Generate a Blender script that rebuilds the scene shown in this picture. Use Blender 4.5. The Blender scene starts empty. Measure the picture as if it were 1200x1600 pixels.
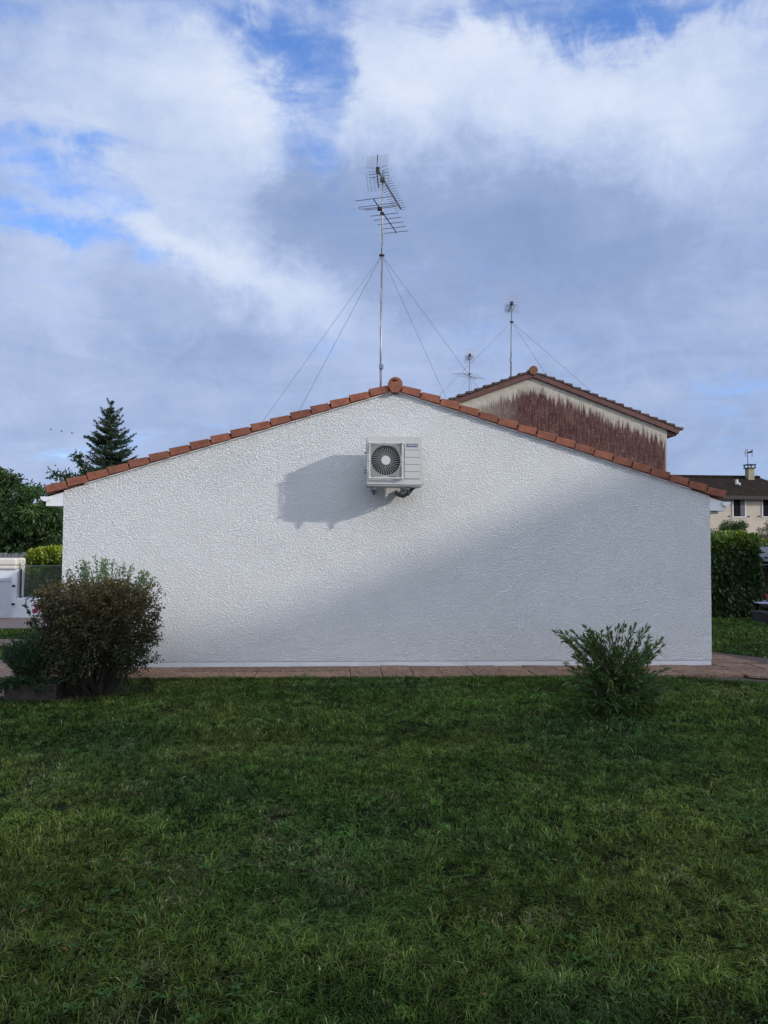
import bpy, bmesh, math, random
import numpy as np
from mathutils import Vector, Matrix
random.seed(7); RNG = np.random.default_rng(11)
PI = math.pi; R = math.radians
SC = bpy.context.scene; COL = SC.collection

# ------------------------------------------------------------------ camera
CF, CH = 1200.0, 1.7
yaw, pitch, roll = math.atan(74/1200), math.atan(48/1200), R(0.35)
FWD = np.array([math.sin(yaw)*math.cos(pitch), math.cos(yaw)*math.cos(pitch), math.sin(pitch)])
_r = np.array([math.cos(yaw), -math.sin(yaw), 0.0]); _u = np.cross(_r, FWD)
RGT = math.cos(roll)*_r + math.sin(roll)*_u; UPV = -math.sin(roll)*_r + math.cos(roll)*_u
cam_data = bpy.data.cameras.new('camera'); cam = bpy.data.objects.new('camera', cam_data); COL.objects.link(cam)
cam_data.sensor_fit = 'HORIZONTAL'; cam_data.sensor_width = 36; cam_data.lens = 36
cam_data.clip_start = 0.05; cam_data.clip_end = 2000
cam.matrix_world = Matrix(((RGT[0], UPV[0], -FWD[0], 0), (RGT[1], UPV[1], -FWD[1], 0), (RGT[2], UPV[2], -FWD[2], CH), (0, 0, 0, 1)))
SC.camera = cam
def ray(px, py): return FWD + RGT*(px-600)/CF + UPV*(800-py)/CF
def at(px, py, Y):                       # the point of the place seen at a photo pixel, at depth Y
    d = ray(px, py); return np.array([0, 0, CH]) + d*Y/d[1]
def gr(px, py, z=0.0):
    d = ray(px, py); return np.array([0, 0, CH]) + d*(z-CH)/d[2]

# ------------------------------------------------------------------ world: nishita sky with clouds
SUN = np.array([1.13, -0.55, 0.485]); SUN /= np.linalg.norm(SUN)
elev = math.asin(SUN[2]); azim = math.atan2(SUN[0], SUN[1])
SKY_STRENGTH = 0.12
world = bpy.data.worlds.new('World'); SC.world = world; world.use_nodes = True
wn, wl = world.node_tree.nodes, world.node_tree.links; wn.clear()
class NT:                                # tiny node helper
    def __init__(s, tree): s.n = tree.nodes; s.l = tree.links
    def node(s, t, **k):
        o = s.n.new(t)
        for a, b in k.items(): setattr(o, a, b)
        return o
    def put(s, sock, v):
        if isinstance(v, bpy.types.NodeSocket): s.l.new(v, sock)
        elif v is not None: sock.default_value = v
    def m(s, op, a, b=None, c=None, clamp=False):
        o = s.node('ShaderNodeMath', operation=op, use_clamp=clamp)
        for i, v in enumerate((a, b, c)):
            if v is not None: s.put(o.inputs[i], v)
        return o.outputs[0]
    def vm(s, op, a, b=None):
        o = s.node('ShaderNodeVectorMath', operation=op)
        s.put(o.inputs[0], a)
        if b is not None:
            if op == 'SCALE': s.put(o.inputs[3], b)
            else: s.put(o.inputs[1], b)
        return o.outputs['Value'] if op in ('DOT_PRODUCT', 'LENGTH') else o.outputs[0]
    def noise(s, vec, scale, detail=4, rough=0.5, dist=0.0, out='Fac'):
        o = s.node('ShaderNodeTexNoise'); s.put(o.inputs['Vector'], vec)
        o.inputs['Scale'].default_value = scale; o.inputs['Detail'].default_value = detail
        o.inputs['Roughness'].default_value = rough; o.inputs['Distortion'].default_value = dist
        return o.outputs[out]
    def ramp(s, fac, stops, interp='LINEAR'):
        o = s.node('ShaderNodeValToRGB'); s.put(o.inputs[0], fac); cr = o.color_ramp; cr.interpolation = interp
        while len(cr.elements) < len(stops): cr.elements.new(0.5)
        for e, (p, c) in zip(cr.elements, stops):
            e.position = p; e.color = (*c, 1) if not isinstance(c, (int, float)) else (c, c, c, 1)
        return o.outputs[0]
    def mix(s, f, a, b, typ='RGBA', blend='MIX'):
        o = s.node('ShaderNodeMix', data_type=typ, blend_type=blend)
        ia = {'RGBA': (0, 6, 7, 2), 'FLOAT': (0, 2, 3, 0)}[typ]
        s.put(o.inputs[ia[0]], f)
        for i, v in ((ia[1], a), (ia[2], b)):
            if isinstance(v, tuple) and len(v) == 3: v = (*v, 1)
            s.put(o.inputs[i], v)
        return o.outputs[ia[3]]
    def mapr(s, v, a, b, c=0.0, d=1.0, smooth=False):
        o = s.node('ShaderNodeMapRange'); o.interpolation_type = 'SMOOTHSTEP' if smooth else 'LINEAR'
        for i, x in enumerate((v, a, b, c, d)): s.put(o.inputs[i], x)
        return o.outputs[0]
W = NT(world.node_tree)
sky = W.node('ShaderNodeTexSky', sky_type='NISHITA', sun_disc=False)
sky.sun_elevation = elev; sky.sun_rotation = azim; sky.air_density = 1.0; sky.dust_density = 0.6; sky.ozone_density = 2.2
gen = W.node('ShaderNodeTexCoord').outputs['Generated']
nz = W.noise(gen, 5.0, 5, 0.6, 0.3, 'Color')
warp = W.vm('ADD', gen, W.vm('SCALE', W.vm('SUBTRACT', nz, (0.5, 0.5, 0.5)), 0.16))
nzb = W.noise(gen, 15.0, 8, 0.68, 0.5, 'Color')
warp = W.vm('ADD', warp, W.vm('SCALE', W.vm('SUBTRACT', nzb, (0.5, 0.5, 0.5)), 0.10))
def blob(px, py, sx, sy, ang=0.0, w=1.0, src=None):   # a soft cloud mass centred on one direction of the sky
    c = ray(px, py); L = np.linalg.norm(c); c = c/L
    e1 = RGT*math.cos(R(ang)) - UPV*math.sin(R(ang)); e1 = e1 - c*(e1@c); e1 /= np.linalg.norm(e1)
    e2 = np.cross(c, e1)
    a = W.vm('DOT_PRODUCT', src or warp, tuple(e1*1200/sx)); b = W.vm('DOT_PRODUCT', src or warp, tuple(e2*1200/sy))
    d = W.m('ADD', W.m('MULTIPLY', a, a), W.m('MULTIPLY', b, b))
    return W.m('MULTIPLY', W.m('POWER', 2.718, W.m('MULTIPLY', d, -1.0)), w)
def total(lst):
    o = lst[0]
    for v in lst[1:]: o = W.m('ADD', o, v)
    return o
# openings of blue between the clouds
gaps = total([blob(475, 80, 58, 150, -14, 0.72), blob(545, 130, 30, 70, 0, 0.35), blob(420, 5, 90, 40, 0, 0.45),
              blob(800, 15, 130, 40, 5, 0.75), blob(960, 20, 60, 60, 0, 0.45), blob(1110, 5, 120, 26, 0, 0.75),
              blob(90, 10, 200, 24, 0, 0.35), blob(50, 262, 200, 46, 22, 0.68), blob(30, 365, 120, 26, 12, 0.60), blob(300, 20, 60, 60, -20, 0.22), blob(230, 395, 200, 22, 14, 0.25),
              blob(1185, 640, 90, 70, 0, 0.3), blob(60, 690, 160, 22, 0, 0.16), blob(640, 455, 80, 40, 0, 0.12), blob(180, 60, 60, 110, -30, 0.16)])
stv = W.node('ShaderNodeMapping'); stv.inputs['Rotation'].default_value = (0.0, R(28), 0.0); stv.inputs['Scale'].default_value = (1.2, 2.0, 5.0)
W.l.new(gen, stv.inputs['Vector'])
streak = W.noise(stv.outputs[0], 4.0, 7, 0.62, 0.6)
fine = W.noise(gen, 7.0, 9, 0.66, 0.6)
stv2 = W.node('ShaderNodeMapping'); stv2.inputs['Rotation'].default_value = (0.0, R(-35), 0.0); stv2.inputs['Scale'].default_value = (1.0, 2.0, 6.0); W.l.new(gen, stv2.inputs['Vector'])
streak2 = W.noise(stv2.outputs[0], 5.0, 8, 0.66, 0.8)
g2 = W.m('ADD', gaps, W.m('MULTIPLY', W.m('SUBTRACT', streak, 0.5), 1.9))
g2 = W.m('ADD', g2, W.m('MULTIPLY', W.m('SUBTRACT', fine, 0.5), 0.8))
blue = W.mapr(g2, 0.08, 1.10, 0.0, 0.97, True)
# lighter and darker masses of cloud
lum = total([blob(820, 130, 330, 110, 8, 0.95), blob(1080, 150, 150, 100, 0, 0.35), blob(640, 120, 120, 160, 60, 0.35),
             blob(300, 190, 150, 130, 20, 0.72), blob(430, 220, 60, 60, 0, 0.45), blob(380, 110, 60, 90, -20, 0.3), blob(170, 335, 180, 34, 22, 0.55), blob(90, 215, 120, 22, 24, 0.4), blob(400, 420, 190, 55, 22, 0.72),
             blob(60, 470, 130, 120, 0, 0.45), blob(120, 130, 150, 80, 0, 0.2), blob(1150, 480, 150, 110, -20, 0.30), blob(640, 610, 260, 60, 0, 0.16),
             blob(170, 620, 200, 40, 0, 0.12), blob(480, 490, 90, 40, 30, 0.2), blob(700, 430, 90, 120, 0, 0.12),
             blob(660, 350, 240, 95, 14, -0.50), blob(475, 300, 80, 60, 20, -0.55), blob(940, 400, 330, 110, 5, -0.34), blob(1000, 560, 260, 60, 0, -0.16), blob(150, 560, 200, 50, 5, -0.18),
             blob(1160, 690, 160, 60, 0, -0.12), blob(80, 720, 160, 60, 0, 0.12), blob(140, 80, 60, 60, 0, -0.15)])
lum2 = W.m('ADD', W.m('ADD', lum, 0.26), W.m('MULTIPLY', W.m('SUBTRACT', W.noise(warp, 3.5, 9, 0.62, 0.4), 0.5), 0.62))
lum2 = W.m('ADD', lum2, W.m('MULTIPLY', W.m('SUBTRACT', streak2, 0.5), 0.62)); lum2 = W.m('ADD', lum2, W.m('MULTIPLY', W.m('SUBTRACT', W.noise(gen, 13.0, 9, 0.66, 0.7), 0.5), 0.75))
CB = SKY_STRENGTH
ccol = W.ramp(W.mapr(lum2, -0.45, 1.45, 0.0, 1.0), [(0.0, (0.25, 0.345, 0.575)), (0.28, (0.32, 0.42, 0.665)), (0.58, (0.475, 0.58, 0.83)), (1.0, (0.72, 0.80, 0.96))])
# unseen sky behind the camera, brightened and warmed to fill the shaded wall
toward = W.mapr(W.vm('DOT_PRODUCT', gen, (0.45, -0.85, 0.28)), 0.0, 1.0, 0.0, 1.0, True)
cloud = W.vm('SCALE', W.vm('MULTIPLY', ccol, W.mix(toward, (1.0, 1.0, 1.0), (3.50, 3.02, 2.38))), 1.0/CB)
skyc = W.vm('MULTIPLY', sky.outputs[0], (1.08, 1.52, 2.28))
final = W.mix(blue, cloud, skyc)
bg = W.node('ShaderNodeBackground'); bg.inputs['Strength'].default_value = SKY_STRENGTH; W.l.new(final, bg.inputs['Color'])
wo = W.node('ShaderNodeOutputWorld'); W.l.new(bg.outputs[0], wo.inputs['Surface'])

sd = bpy.data.lights.new('sun', 'SUN'); sd.energy = 2.65; sd.angle = R(1.1); sd.color = (1.0, 0.94, 0.86)
sun = bpy.data.objects.new('sun', sd); COL.objects.link(sun); sun.location = (20, -10, 30)
sun.rotation_euler = Vector(-SUN).to_track_quat('-Z', 'Y').to_euler()
SC.view_settings.view_transform = 'Standard'; SC.view_settings.look = 'None'; SC.view_settings.exposure = 0.0; SC.view_settings.gamma = 1.0

# ------------------------------------------------------------------ helpers
def empty(name, loc, label=None, cat=None, group=None):
    o = bpy.data.objects.new(name, None); COL.objects.link(o); o.location = loc; o.empty_display_size = 0.2
    tag(o, label, cat, group); return o
def tag(o, label=None, cat=None, group=None, kind=None):
    if label: o['label'] = label
    if cat: o['category'] = cat
    if group: o['group'] = group
    if kind: o['kind'] = kind
    return o
def wpos(o):
    v = Vector((0, 0, 0))
    while o: v += o.location; o = o.parent
    return v
def link(name, me, mat, parent=None, smooth=False, base=True):
    for m_ in (mat if isinstance(mat, (list, tuple)) else [mat]): me.materials.append(m_)
    if smooth: me.polygons.foreach_set('use_smooth', [True]*len(me.polygons))
    o = bpy.data.objects.new(name, me); COL.objects.link(o)
    if parent: o.parent = parent; o.location = -wpos(parent)
    elif base and len(me.vertices):
        co = np.empty(len(me.vertices)*3, 'f'); me.vertices.foreach_get('co', co); co = co.reshape(-1, 3)
        c = (co.min(0)+co.max(0))/2; c[2] = co[:, 2].min()
        me.vertices.foreach_set('co', (co-c).ravel()); o.location = c.tolist()
    me.update(); return o
class MB:
    def __init__(s): s.v = []; s.f = []; s.mi = []; s.k = 0
    def add(s, vs, fs):
        b = len(s.v); s.v += [tuple(map(float, v)) for v in vs]; s.f += [[b+i for i in f] for f in fs]; s.mi += [s.k]*len(fs); return s
    def box(s, c, size, rot=None, taper=1.0):
        h = np.array(size)/2.0; vs = []
        for z in (-1, 1):
            t = taper if z > 0 else 1.0
            for x, y in ((-1, -1), (1, -1), (1, 1), (-1, 1)): vs.append(Vector((x*h[0]*t, y*h[1]*t, z*h[2])))
        if rot is not None: vs = [rot @ v for v in vs]
        c = Vector([float(q) for q in c]); vs = [v+c for v in vs]
        return s.add(vs, [(3, 2, 1, 0), (4, 5, 6, 7), (0, 1, 5, 4), (1, 2, 6, 5), (2, 3, 7, 6), (3, 0, 4, 7)])
    def bevbox(s, c, size, b=0.01, rot=None):
        bm = bmesh.new(); bmesh.ops.create_cube(bm, size=1); bmesh.ops.scale(bm, vec=size, verts=bm.verts)
        bmesh.ops.bevel(bm, geom=bm.edges[:], offset=b, segments=2, affect='EDGES', profile=0.5)
        M = (Matrix.Translation([float(q) for q in c]) @ rot.to_4x4()) if rot is not None else Matrix.Translation([float(q) for q in c])
        vs = [M @ v.co for v in bm.verts]; bm.verts.index_update(); fs = [[v.index for v in f.verts] for f in bm.faces]; bm.free()
        return s.add(vs, fs)
    def prism(s, pts, off):               # a polygon of 3-d points swept along a vector
        n = len(pts); off = np.array(off, float); P = [np.array(p, float) for p in pts]
        return s.add(P+[p+off for p in P], [list(range(n))[::-1], list(range(n, 2*n))]+[(i, (i+1) % n, n+(i+1) % n, n+i) for i in range(n)])
    def tube(s, pts, rad, n=6, cap=True):
        pts = [np.array(p, float) for p in pts]; rad = rad if hasattr(rad, '__len__') else [rad]*len(pts)
        vs = []; fs = []; ref = None
        for i, p in enumerate(pts):
            d = (pts[min(i+1, len(pts)-1)]-pts[max(i-1, 0)]); L = np.linalg.norm(d); d = d/L if L > 0 else np.array([0, 0, 1.0])
            if ref is None: ref = np.array([1.0, 0, 0]) if abs(d[0]) < 0.8 else np.array([0, 1.0, 0])
            a = ref-d*(ref@d); a /= np.linalg.norm(a); ref = a; b = np.cross(d, a)
            for k in range(n): vs.append(p+rad[i]*(a*math.cos(2*PI*k/n)+b*math.sin(2*PI*k/n)))
        for i in range(len(pts)-1):
            for k in range(n): fs.append((i*n+k, i*n+(k+1) % n, (i+1)*n+(k+1) % n, (i+1)*n+k))
        if cap: fs += [tuple(range(n))[::-1], tuple(range((len(pts)-1)*n, len(pts)*n))]
        return s.add(vs, fs)
    def disc(s, c, r, ax, th, n=32):
        c = np.array(c, float); ax = np.array(ax, float); ax /= np.linalg.norm(ax); return s.tube([c-ax*th/2, c+ax*th/2], r, n)
    def mesh(s, name='m'):
        me = bpy.data.meshes.new(name); me.from_pydata(s.v, [], s.f); me.polygons.foreach_set('material_index', s.mi)
        me.update(); return me
    def build(s, name, mat, parent=None, smooth=False): return link(name, s.mesh(name), mat, parent, smooth)

def vnoise(x, y, scale, seed=0):         # smooth value noise on arrays
    r = np.random.default_rng(seed).random((64, 64)); x = x/scale+100; y = y/scale+100
    i = np.floor(x).astype(int); j = np.floor(y).astype(int); fx = x-i; fy = y-j
    fx = fx*fx*(3-2*fx); fy = fy*fy*(3-2*fy); g = lambda a, b: r[a % 64, b % 64]
    return (g(i, j)*(1-fx)+g(i+1, j)*fx)*(1-fy)+(g(i, j+1)*(1-fx)+g(i+1, j+1)*fx)*fy
def unit(a): return a/np.maximum(np.linalg.norm(a, axis=-1, keepdims=True), 1e-9)
def fast_mesh(name, V, F3, col):         # triangles only, one colour per vertex
    me = bpy.data.meshes.new(name); nv, nf = len(V), len(F3)
    me.vertices.add(nv); me.vertices.foreach_set('co', V.astype('f').ravel())
    me.loops.add(nf*3); me.loops.foreach_set('vertex_index', F3.astype('i').ravel())
    me.polygons.add(nf); me.polygons.foreach_set('loop_start', np.arange(0, nf*3, 3, dtype='i')); me.polygons.foreach_set('loop_total', np.full(nf, 3, 'i'))
    me.update(calc_edges=True)
    at_ = me.color_attributes.new('tint', 'FLOAT_COLOR', 'POINT')
    c4 = np.ones((nv, 4), 'f'); c4[:, :3] = col; at_.data.foreach_set('color', c4.ravel())
    return me
def leaves(P, D, L, Wd, col, fold=0.25, roll_rand=True, droop=0.0, nrm=None):
    # P base points, D directions, L lengths, Wd widths: folded leaves of six vertices
    n = len(P); D = unit(D); r = RNG.normal(size=(n, 3)) if nrm is None else nrm
    S = unit(np.cross(D, r)); N = np.cross(S, D); L = np.broadcast_to(L, n)[:, None]; Wd = np.broadcast_to(Wd, n)[:, None]
    dz = np.zeros((n, 3)); dz[:, 2] = -droop
    V = np.stack([P, P+D*L*0.35+S*Wd*0.5+N*Wd*fold, P+D*L*0.35-S*Wd*0.5+N*Wd*fold, P+D*L*0.5+dz*L*0.3,
                  P+D*L*0.72+S*Wd*0.36+N*Wd*fold*0.7+dz*L*0.5, P+D*L*0.72-S*Wd*0.36+N*Wd*fold*0.7+dz*L*0.5, P+D*L+dz*L], 1)
    F = np.array([(0, 1, 3), (0, 3, 2), (1, 4, 3), (3, 5, 2), (4, 6, 3), (3, 6, 5)])
    F3 = (F[None]+np.arange(n)[:, None, None]*7).reshape(-1, 3)
    return V.reshape(-1, 3), F3, np.repeat(col, 7, 0)
def join_leaf(parts):
    V = []; F = []; C = []; k = 0
    for v, f, c in parts: V.append(v); F.append(f+k); C.append(c); k += len(v)
    return np.concatenate(V), np.concatenate(F), np.concatenate(C)
def tints(n, base, var=0.25, hue=0.08):
    b = np.array(base)[None]*(1+RNG.normal(size=(n, 1))*var); b = b*(1+RNG.normal(size=(n, 3))*hue); return np.clip(b, 0.004, 0.9)

# ------------------------------------------------------------------ materials
def mat(name, color, rough=0.7, var=0.0, scale=6.0, bump=0.0, bscale=40.0, metal=0.0, spec=0.5, dirt=None, detail=5, island=0.0):
    m_ = bpy.data.materials.new(name); m_.use_nodes = True; T = NT(m_.node_tree); b = T.n['Principled BSDF']
    b.inputs['Roughness'].default_value = rough; b.inputs['Metallic'].default_value = metal; b.inputs['Specular IOR Level'].default_value = spec
    co = T.node('ShaderNodeTexCoord').outputs['Object']
    c = (*color, 1)
    if var > 0:
        f = T.noise(co, scale, detail, 0.65)
        lo = tuple(max(0, x*(1-var)) for x in color); hi = tuple(min(1, x*(1+var)) for x in color)
        c = T.ramp(f, [(0.3, lo), (0.7, hi)])
        if dirt:
            g = T.mapr(T.noise(co, scale*0.45, 8, 0.7), 0.52, 0.72, 0, 0.8, True); c = T.mix(g, c, dirt)
    if island > 0:                        # each tile or slab has its own tone
        r_ = T.node('ShaderNodeNewGeometry').outputs['Random Per Island']; c = T.mix(1.0, c, T.ramp(r_, [(0.0, 1-island), (0.5, (1.0, 1.0, 1.0)), (1.0, (1+island, 1+island*0.8, 1+island*0.6))]), blend='MULTIPLY')
    T.put(b.inputs['Base Color'], c)
    if bump > 0:
        bp = T.node('ShaderNodeBump'); bp.inputs['Strength'].default_value = 0.8; bp.inputs['Distance'].default_value = bump
        T.l.new(T.noise(co, bscale, 6, 0.6), bp.inputs['Height']); T.l.new(bp.outputs[0], b.inputs['Normal'])
    return m_
def leafmat(name, trans=0.3, rough=0.5, spec=0.4, gain=1.0):
    m_ = bpy.data.materials.new(name); m_.use_nodes = True; T = NT(m_.node_tree); b = T.n['Principled BSDF']; out = T.n['Material Output']
    a = T.node('ShaderNodeAttribute', attribute_name='tint').outputs['Color']
    a = T.vm('SCALE', a, gain)
    T.l.new(a, b.inputs['Base Color']); b.inputs['Roughness'].default_value = rough; b.inputs['Specular IOR Level'].default_value = spec
    tr = T.node('ShaderNodeBsdfTranslucent'); T.l.new(T.mix(1.0, a, (1.5, 1.5, 0.6), blend='MULTIPLY'), tr.inputs['Color'])
    mx = T.node('ShaderNodeMixShader'); mx.inputs[0].default_value = trans
    T.l.new(b.outputs[0], mx.inputs[1]); T.l.new(tr.outputs[0], mx.inputs[2]); T.l.new(mx.outputs[0], out.inputs['Surface'])
    return m_
M_leaf = leafmat('leaf_surface'); M_gloss = leafmat('glossy_leaf_surface', 0.2, 0.33, 0.7); M_grass = leafmat('grass_blades', 0.16, 0.8, 0.06)
M_bark = mat('bark', (0.09, 0.07, 0.05), 0.9, 0.35, 20, 0.01, 60)
M_twig = mat('twig_bark', (0.028, 0.022, 0.017), 0.9, 0.3, 30)

def stucco():
    m_ = bpy.data.materials.new('white_stucco'); m_.use_nodes = True; T = NT(m_.node_tree); b = T.n['Principled BSDF']
    co = T.node('ShaderNodeTexCoord').outputs['Object']
    big = T.noise(co, 0.6, 6, 0.6)
    sp = T.node('ShaderNodeSeparateXYZ'); T.l.new(co, sp.inputs[0])
    low = T.mapr(sp.outputs['Z'], 0.08, 0.7, 1.0, 0.0)
    soil = T.m('MULTIPLY', low, T.mapr(T.noise(co, 5, 6, 0.7), 0.4, 0.75, 0.0, 0.35))
    c = T.ramp(big, [(0.3, (0.735, 0.735, 0.72)), (0.7, (0.79, 0.79, 0.775))])
    c = T.mix(soil, c, (0.60, 0.56, 0.49))
    ms = T.node('ShaderNodeMapping'); ms.inputs['Scale'].default_value = (1, 1, 0.07); T.l.new(co, ms.inputs[0])
    run = T.m('MULTIPLY', T.mapr(T.noise(ms.outputs[0], 6, 6, 0.65), 0.52, 0.75, 0, 0.16, True), T.mapr(sp.outputs['Z'], 1.6, 3.4, 0.0, 1.0)); c = T.mix(run, c, (0.50, 0.48, 0.43))
    T.l.new(c, b.inputs['Base Color']); b.inputs['Roughness'].default_value = 0.85; b.inputs['Specular IOR Level'].default_value = 0.25
    mp = T.node('ShaderNodeMapping'); mp.inputs['Rotation'].default_value = (0, R(35), 0); mp.inputs['Scale'].default_value = (1.0, 1.0, 1.5); T.l.new(co, mp.inputs[0])
    n1 = T.noise(mp.outputs[0], 47, 1.5, 0.5, 0.6); n2 = T.noise(co, 95, 3, 0.6, 0.4); n3 = T.noise(co, 3.0, 3, 0.5)
    h = T.mapr(n1, 0.38, 0.62, 0, 1, True)
    h = T.m('ADD', h, T.m('MULTIPLY', n2, 0.35)); h = T.m('MULTIPLY', h, T.mapr(n3, 0.3, 0.7, 0.88, 1.08))
    bp = T.node('ShaderNodeBump'); bp.inputs['Strength'].default_value = 1.0; bp.inputs['Distance'].default_value = 0.0098
    T.l.new(h, bp.inputs['Height']); T.l.new(bp.outputs[0], b.inputs['Normal']); return m_
M_stucco = stucco()
M_plinth = mat('painted_plinth', (0.72, 0.72, 0.72), 0.8, 0.05, 3, 0.001, 60, dirt=(0.55, 0.50, 0.44))
M_tile = mat('terracotta_tile', (0.235, 0.083, 0.048), 0.85, 0.35, 9, 0.003, 120, dirt=(0.155, 0.072, 0.048), detail=8, island=0.22)
M_tile_d = mat('dark_joint_backing', (0.045, 0.024, 0.018), 0.9, 0.3, 12)
M_pvc = mat('white_pvc', (0.78, 0.78, 0.78), 0.4, 0.03, 2)
M_metalg = mat('galvanised_steel', (0.30, 0.31, 0.33), 0.45, 0.2, 30, metal=0.7)
M_dark = mat('black_plastic', (0.02, 0.02, 0.025), 0.5, 0.2, 30)
M_alu = mat('weathered_aluminium', (0.22, 0.23, 0.26), 0.5, 0.2, 40, metal=0.4)
M_wire = mat('guy_wire_steel', (0.10, 0.11, 0.14), 0.6, 0.2, 30)

# ------------------------------------------------------------------ ground, paths
def poly(name, pts, z, mat_, label=None, cat=None, th=0.0, kind='structure'):
    mb = MB(); P = [(p[0], p[1], z) for p in pts]
    if th: mb.prism([(p[0], p[1], z-th) for p in pts], (0, 0, th))
    else: mb.add(P, [list(range(len(P)))])
    me = mb.mesh(name); bm = bmesh.new(); bm.from_mesh(me); bmesh.ops.recalc_face_normals(bm, faces=bm.faces)
    if not th:
        for f in bm.faces:
            if f.normal.z < 0: f.normal_flip()
    bm.to_mesh(me); bm.free()
    o = link(name, me, mat_); tag(o, label, cat, kind=kind); return o
def ground_mat():
    m_ = bpy.data.materials.new('turf_soil'); m_.use_nodes = True; T = NT(m_.node_tree); b = T.n['Principled BSDF']
    co = T.node('ShaderNodeTexCoord').outputs['Object']
    c = T.ramp(T.noise(co, 1.3, 8, 0.7), [(0.35, (0.010, 0.016, 0.005)), (0.55, (0.014, 0.020, 0.006)), (0.72, (0.030, 0.024, 0.013))])
    c2 = T.ramp(T.noise(co, 60, 4, 0.7), [(0.35, 0.45), (0.7, 1.5)])
    T.l.new(T.mix(1.0, c, c2, blend='MULTIPLY'), b.inputs['Base Color']); b.inputs['Roughness'].default_value = 0.95; b.inputs['Specular IOR Level'].default_value = 0.1
    bp = T.node('ShaderNodeBump'); bp.inputs['Distance'].default_value = 0.02; T.l.new(T.noise(co, 45, 6, 0.7), bp.inputs['Height']); T.l.new(bp.outputs[0], b.inputs['Normal'])
    return m_
poly('ground', [(-500, -200), (500, -200), (500, 900), (-500, 900)], -0.004, ground_mat())
WY = 10.4
XL, XRW, XA = -3.61, 5.20, 0.78
ZL, ZR, ZA = 2.365, 2.38, 3.765
HY1 = 22.0
M_slab = mat('pink_aggregate_slab', (0.275, 0.175, 0.118), 0.95, 0.6, 26, 0.012, 60, spec=0.15, dirt=(0.07, 0.052, 0.032), detail=10, island=0.18)
M_bed = mat('sandy_path_bed', (0.085, 0.062, 0.045), 0.95, 0.4, 20, 0.004, 90)
bed = poly('path_bed', [(-4.0, 9.50), (-2, 9.58), (2, 9.52), (4.4, 9.47), (5.5, 9.15), (7.5, 7.95), (9.5, 6.8), (9.5, 9.1), (8.3, 9.9), (6.8, 10.75), (5.9, 12.0), (5.3, 13.0), (5.19, 13.0), (5.19, 10.41), (-3.6, 10.41), (-4.3, 10.41)], 0.004, M_bed)
def slab_path():                          # worn exposed-aggregate slabs with open joints, every slab a slightly different height
    mb = MB(); x = -3.9
    while x < 5.15:
        w = random.uniform(0.36, 0.42) if x > -0.2 else random.uniform(0.7, 1.3)
        for (y0, y1) in ((9.62, 9.98), (10.0, 10.385)):
            c = ((x+w/2), (y0+y1)/2, 0.022+random.uniform(-0.006, 0.008))
            rot = Matrix.Rotation(R(random.uniform(-1.2, 1.2)), 3, 'Z') @ Matrix.Rotation(R(random.uniform(-1.0, 1.0)), 3, 'X') @ Matrix.Rotation(R(random.uniform(-.7, .7)), 3, 'Y')
            mb.bevbox(c, (w-0.008, y1-y0-0.004, 0.045), 0.007, rot)
        x += w
    # irregular flags that fan out round the right corner and on to the right
    rows = [((5.22, 9.50), (5.30, 10.42)), ]
    a0, b0 = np.array((5.22, 9.50)), np.array((5.25, 10.6)); a1, b1 = np.array((9.2, 7.1)), np.array((9.2, 9.25))
    n = 8
    def pt(s, t):
        A = a0+(a1-a0)*s; B = b0+(b1-b0)*s+np.array((0, 0.12*math.sin(s*PI))); return A+(B-A)*t
    for i in range(n):
        ts = [0, 0.34+0.08*math.sin(i*2.1), 0.68+0.06*math.cos(i*1.7), 1]
        for j in range(3):
            q = [pt(i/n, ts[j]), pt((i+1)/n, ts[j]), pt((i+1)/n, ts[j+1]), pt(i/n, ts[j+1])]; c = sum(q)/4
            z = 0.012+random.uniform(0, 0.010)
            mb.prism([(*(c+(p-c)*0.955), z) for p in q], (0, 0, 0.026))
    for i in range(7):                    # flags that follow the side of the house back
        y0 = 10.62+i*0.36; mb.prism([(5.24, y0, 0.015), (5.24+max(0.12, 0.75-0.09*i), y0+0.0, 0.015), (5.24+max(0.12, 0.70-0.09*i), y0+0.34, 0.015), (5.24, y0+0.34, 0.015)], (0, 0, 0.022))
    o = mb.build('path', M_slab); return tag(o, kind='structure')
slab_path()
M_gravel = mat('pink_gravel', (0.27, 0.20, 0.165), 0.95, 0.45, 55, 0.006, 180, detail=10)
M_pave = mat('red_brown_paving', (0.23, 0.15, 0.115), 0.95, 0.4, 16, 0.003, 120, dirt=(0.11, 0.085, 0.075), detail=9)
g1 = lambda px, py: gr(px, py)[:2]
poly('gravel_drive', [(-16, 15.3), (-3.6, 15.3), (-3.6, 17.4), (-16, 18.4)], 0.006, M_gravel)
poly('driveway', [(-14, 12.75), (-3.65, 12.75), (-3.65, 13.65), (-14, 13.65)], 0.006, M_pave)
pv = [g1(-160, 1040), g1(20, 1031), g1(70, 1028), g1(150, 1024), (-3.62, 11.5), (-3.62, 9.6), g1(110, 1078), g1(15, 1088), g1(-40, 1094), g1(-200, 1100)]
poly('pavement', pv, 0.008, M_pave)
M_dirt = mat('leaf_litter_soil', (0.020, 0.015, 0.010), 0.95, 0.5, 30, 0.01, 60)
poly('soil_bed', [(-4.0, 8.55), (-3.3, 8.35), (-2.6, 8.45), (-2.3, 8.8), (-2.4, 9.3), (-2.7, 9.52), (-3.6, 9.5), (-4.0, 9.0)], 0.003, M_dirt)

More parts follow.
